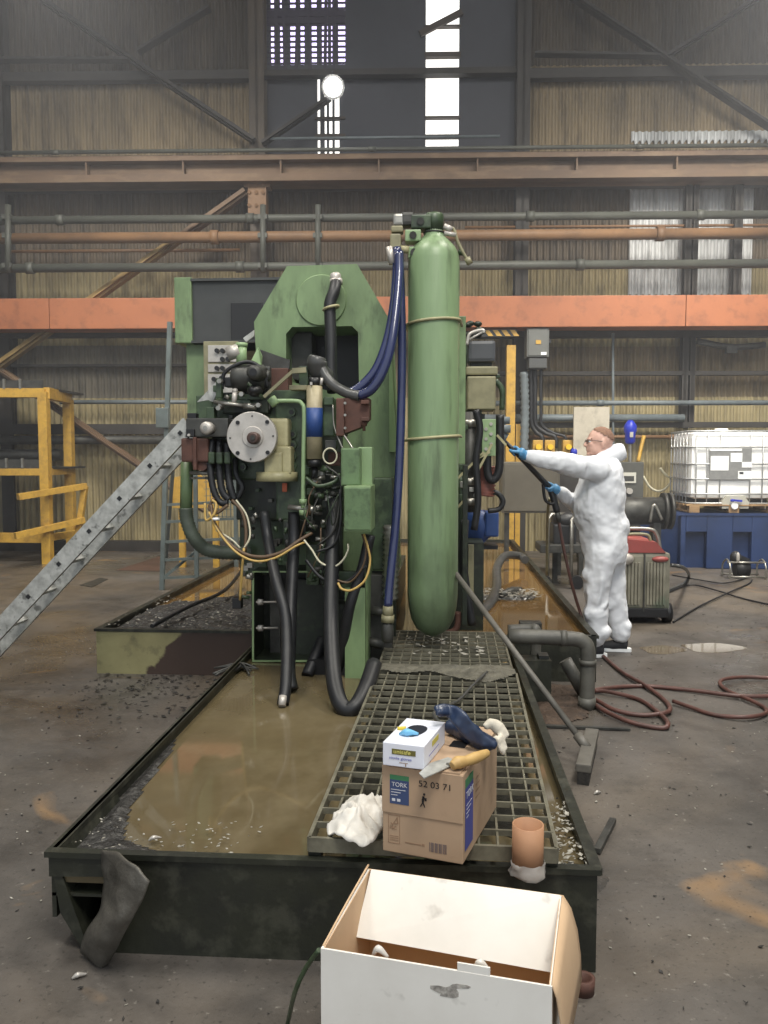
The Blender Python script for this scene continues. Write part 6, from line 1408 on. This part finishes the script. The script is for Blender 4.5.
# hair: cropped shell over crown and back
bm = nb(); g0 = bmesh.ops.create_uvsphere(bm, u_segments=32, v_segments=20, radius=1, matrix=Matrix.Translation(H(.014, 0, .024)) @ Matrix.Diagonal((.102, .082, .099, 1)))
kill = [v for v in bm.verts if not ((v.co.z > hc_.z+.062 - (v.co.x-hc_.x)*.62) and v.co.x > hc_.x-.078)]
bmesh.ops.delete(bm, geom=kill, context='VERTS')
for f in bm.faces: f.smooth = True
pr.part('hair', bm, MATS['short_hair'])
# coverall
M_cov = mat('white_coverall', c(232, 234, 238), c(216, 219, 224), 5, .5, .75, bump=.5, bscale=5, stretch=(1, 1, 2.2))
creases(M_cov, 4.2, .9, (1.6, 1.6, .8), .045)
bm = nb()
# torso: lofted ellipses up the body axis (centre px, half depth x, half width y)
def loft(bm, rows, seg=28):
    R_ = []
    for (x, y, rx, ry, dy) in rows:
        p = Q(x, y, dy); R_.append([bm.verts.new(p+Vector((rx*math.cos(2*PI*k/seg), ry*math.sin(2*PI*k/seg), 0))) for k in range(seg)])
    for i in range(len(R_)-1):
        for k in range(seg): bm.faces.new((R_[i][k], R_[i][(k+1) % seg], R_[i+1][(k+1) % seg], R_[i+1][k]))
    bm.faces.new(R_[0][::-1]); bm.faces.new(R_[-1])
loft(bm, [(606, 562, .15, .17, 0), (605, 550, .17, .20, 0), (604, 538, .18, .205, 0), (602, 524, .185, .205, 0), (599, 511, .195, .20, 0), (599.5, 500, .2, .20, 0), (601, 490, .19, .205, 0), (603, 480, .165, .205, 0), (605, 470, .13, .19, 0), (607, 463, .10, .13, 0), (607, 458, .075, .08, 0)])
cap(bm, Q(601, 472, N_+.04), Q(601, 472, F_-.04), .09, .09)
ell(bm, Q(614, 528, 0), (.12, .17, .13)); ell(bm, Q(588, 517, 0), (.11, .16, .13))
for (n, dy) in (('n', 0), ('f', 0)):
    cap(bm, J['sh'+n], J['el'+n], .1, .082); cap(bm, J['el'+n], J['wr'+n], .08, .048)
    cap(bm, J['hp'+n]+Vector((0, 0, -.02)), J['kn'+n], .125, .098); cap(bm, J['kn'+n], J['an'+n]+Vector((0, 0, .03)), .095, .08)
    wr = J['wr'+n]; d = (wr-J['el'+n]).normalized(); cyl(bm, wr, wr+d*.03, .045, .034)
ell(bm, J['eln']+Vector((.05, 0, -.045)), (.08, .06, .04)); 
for a_ in ('ann', 'anf'): lathe(bm, [(.08, .12), (.088, .05), (.084, .02), (.066, -.01)], J[a_], (0, 0, 1), 20)
# knee bagging and cuffs folds
for (x, y, dy, r) in ((590, 575, -.1, .09), (592, 612, -.1, .1), (597, 632, -.09, .092), (606, 603, .1, .09), (618, 625, .11, .088)): ell(bm, Q(x+3, y, dy), (r, r*.95, r*.8))
cov = pr.part('coverall', bm, M_cov); remesh(cov, .011, 8)
ft = bpy.data.textures.new('coverall_folds', 'CLOUDS'); ft.noise_scale = .22; ft.noise_depth = 1; ft.noise_basis = 'IMPROVED_PERLIN'
d = cov.modifiers.new('d', 'DISPLACE'); d.texture = ft; d.strength = .045; d.mid_level = .5
ft2 = bpy.data.textures.new('coverall_creases', 'MUSGRAVE') if False else bpy.data.textures.new('coverall_creases', 'CLOUDS'); ft2.noise_scale = .05; ft2.noise_depth = 1
d = cov.modifiers.new('d2', 'DISPLACE'); d.texture = ft2; d.strength = .012; d.mid_level = .5
# folded back hood
bm = nb(); tube(bm, [Q(593, 463, -.07), Q(602, 459, -.05), Q(611, 455.5, 0), Q(619, 452.5, .02), Q(624.5, 451, .02)], [.035, .055, .07, .07, .055], seg=16)
tube(bm, [Q(594, 463, .06), Q(603, 460, .06), Q(611, 457, .05)], [.035, .05, .055], seg=14)
hd = pr.part('hood', bm, M_cov); remesh(hd, .01, 3); d = hd.modifiers.new('d', 'DISPLACE'); d.texture = ft; d.strength = .04; d.mid_level = .5
# zip seam and elastic waist
bm = nb(); tube(bm, [Q(582+k*4.2, 506+1.2*k*.6, -.205+.0*k) for k in range(3)], .004, seg=5); bm.free()
# gloves: five fingers closed round the lance
LT, LM, LG = Q(497, 436, -.3), Q(518, 455, -.32), Q(548, 490, -.05)
M_nit = mat('blue_nitrile', c(86, 156, 206), c(60, 128, 184), 20, .5, .4)
def grip(center, wrist, axis, name, side=1):
    bm = nb(); c0 = Vector(center); ax = Vector(axis).normalized(); w_ = (Vector(wrist)-c0).normalized()
    w_ = (w_-ax*w_.dot(ax)*.5).normalized(); nrm = ax.cross(w_).normalized()*side
    palm = c0+w_*.035
    tube(bm, [Vector(wrist), Vector(wrist)*.5+palm*.5, palm, palm-w_*.012], [.036, .036, .043, .032], seg=12)
    for i in range(4):
        o_ = ax*(.03-.02*i); r = .028
        ln = (1.0, 1.12, 1.05, .85)[i]
        pts = [palm+o_*.9+w_*.0]
        for a in (20, 75, 135, 190, 235):
            t = math.radians(a*ln); pts.append(c0+o_+w_*(r*math.cos(t)+.004)*1.05+nrm*r*math.sin(t)*1.1)
        tube(bm, pts, [.013, .0125, .0115, .0105, .009, .007], seg=8, n=4)
    pts = [palm+w_*.02+ax*.02, palm+ax*.035-nrm*.015, c0+ax*.045-nrm*.022-w_*.005, c0+ax*.04-nrm*.012-w_*.024]
    tube(bm, pts, [.015, .014, .012, .009], seg=8, n=4)
    cyl(bm, Vector(wrist)+w_*.02, Vector(wrist)-w_*.02, .04, .037)
    o = pr.part(name, bm, M_nit); remesh(o, .0045, 2, .4); return o
wn = J['wrn']; wf = J['wrf']
G1 = Q(516, 452.5, -.31); G2 = Q(550, 488, -.05)
ax = (G2-G1)
grip(G1, wn+(J['wrn']-J['eln']).normalized()*.03, -ax, 'glove', 1)
grip(G2, wf, -ax, 'glove', -1)
# bare wrist between glove and sleeve is part of the body mesh (arm ends here)
# shoes
def shoe(ank, name='shoe', ang=0):
    R3 = Matrix.Rotation(ang, 3, 'Z'); an = Vector((ank.x, ank.y, 0)); f = lambda x, y, z: an+R3 @ Vector((x, y, z))
    bm = nb(); tube(bm, [f(.06, 0, .05), f(.02, 0, .055), f(-.06, 0, .045), f(-.13, 0, .036), f(-.175, 0, .032)], [.04, .045, .043, .036, .022], seg=14); cyl(bm, f(.015, 0, .06), f(.02, 0, .12), .046, .042)
    u = pr.part('shoe', bm, mat('black_shoe', c(34, 34, 38), c(54, 54, 58), 20, .5, .7)); remesh(u, .006, 3)
    bm = nb(); out = [(.095, .0), (.085, .033), (.04, .04), (-.05, .043), (-.13, .045), (-.18, .03), (-.2, 0), (-.18, -.03), (-.13, -.042), (-.05, -.036), (.04, -.036), (.085, -.03)]
    prism(bm, [f(x, y, .003) for x, y in out], (0, 0, .026)); pr.part('sole', bm, M_white, parent=u)
    bm = nb(); 
    for k in range(3): cyl(bm, f(-.03-k*.025, -.025, .088-k*.01), f(-.03-k*.025, .025, .088-k*.01), .004, seg=6)
    pr.part('laces', bm, M_steelp, parent=u)
shoe(J['ann'], ang=.1); shoe(J['anf'], ang=-.12)
# spray lance with trigger grip and hose
sl = T('spray_lance', 'long black spray lance held in both blue gloves', 'spray lance', G2)
d = (G2-G1).normalized(); tip = Q(499, 435, -.33)
bm = nb(); cyl(bm, tip, tip+(G1-tip)*.35, .006, .012); sl.part('nozzle', bm, M_steelp)
bm = nb(); tube(bm, [tip+(G1-tip)*.3, G1, G1+(G2-G1)*.5, G2], [.012, .018, .021, .024], seg=12, sm=False); sl.part('barrel', bm, M_black)
bm = nb(); tube(bm, [Q(543, 484, -.1), Q(544, 494, -.1), Q(546, 501, -.09), Q(552, 504, -.08), Q(556, 500, -.07)], .012, seg=8); sl.part('trigger_guard', bm, M_blackp)
bm = nb(); tube(bm, [G2, Q(554, 500, -.06), Q(557, 512, -.06)], .026, seg=12); sl.part('grip', bm, M_blackp)
bm = nb(); cyl(bm, Q(557, 511, -.06), Q(559, 522, -.06), .02); sl.part('hose_union', bm, M_dksteel)
bm = nb(); tube(bm, [Q(558.5, 520, -.06), Q(564, 550, -.05), Q(572, 585, -.02), Q(581, 615, 0), Z(590, 640, .16), Z(592, 645, .02)], .012, seg=8); single('lance_hose', bm, M_hose, 'dark red hose running down from the lance to the floor', 'hose')
bm = nb(); tube(bm, [Q(550, 498, .2), Q(548, 510, .4), Q(547, 540, .9), Q(547, 575, 1.2)], .012, seg=8); single('lance_cable', bm, M_beiged, 'pale cord hanging behind the lance grip', 'cord')

# ================================================================ HAZE over the far half of the hall
hm_ = bpy.data.materials.new('thin_haze'); hm_.use_nodes = True; nt = hm_.node_tree; nt.nodes.clear()
ou = nt.nodes.new('ShaderNodeOutputMaterial'); vs = nt.nodes.new('ShaderNodeVolumeScatter'); vs.inputs['Color'].default_value = (.9, .93, 1, 1); vs.inputs['Density'].default_value = .009
vs.inputs['Anisotropy'].default_value = .2; nt.links.new(vs.outputs[0], ou.inputs['Volume'])
bm = nb(); b3(bm, -13.5, 13.5, 4.2, 13.2, .6, 10.6); single('haze', bm, hm_, 'thin bluish smoke hanging in the far half of the hall', 'smoke', kind='stuff')

# groups for repeated things
GR = {'service_pipe': 'pipes along the upper wall', 'girt_or_shade_strip': 'dark girts on the wall bays', 'roof_brace': 'diagonal steel braces', 'wall_column': 'wall columns and posts', 'pipe_hanger': 'pipe hangers',
      'orange_beam': 'orange beam lengths', 'wall_conduit': 'conduits on the lower wall', 'power_cable': 'dark cables to the yellow sockets', 'socket_box': 'yellow wall socket boxes', 'yellow_post': 'yellow posts',
      'floor_plate': 'plates on the left floor', 'floor_grating': 'gratings beside the machine', 'foil_scrap': 'pale scraps', 'hydraulic_hose': 'blue hoses of the green cylinder', 'pressure_hose': 'red hose coils on the floor',
      'black_cable': 'cables on the right floor', 'puddle': 'wet patches right of the shoes'}
for o in bpy.data.objects:
    if o.parent is None and o.name.split('.')[0] in GR and 'label' in o: o['group'] = GR[o.name.split('.')[0]]
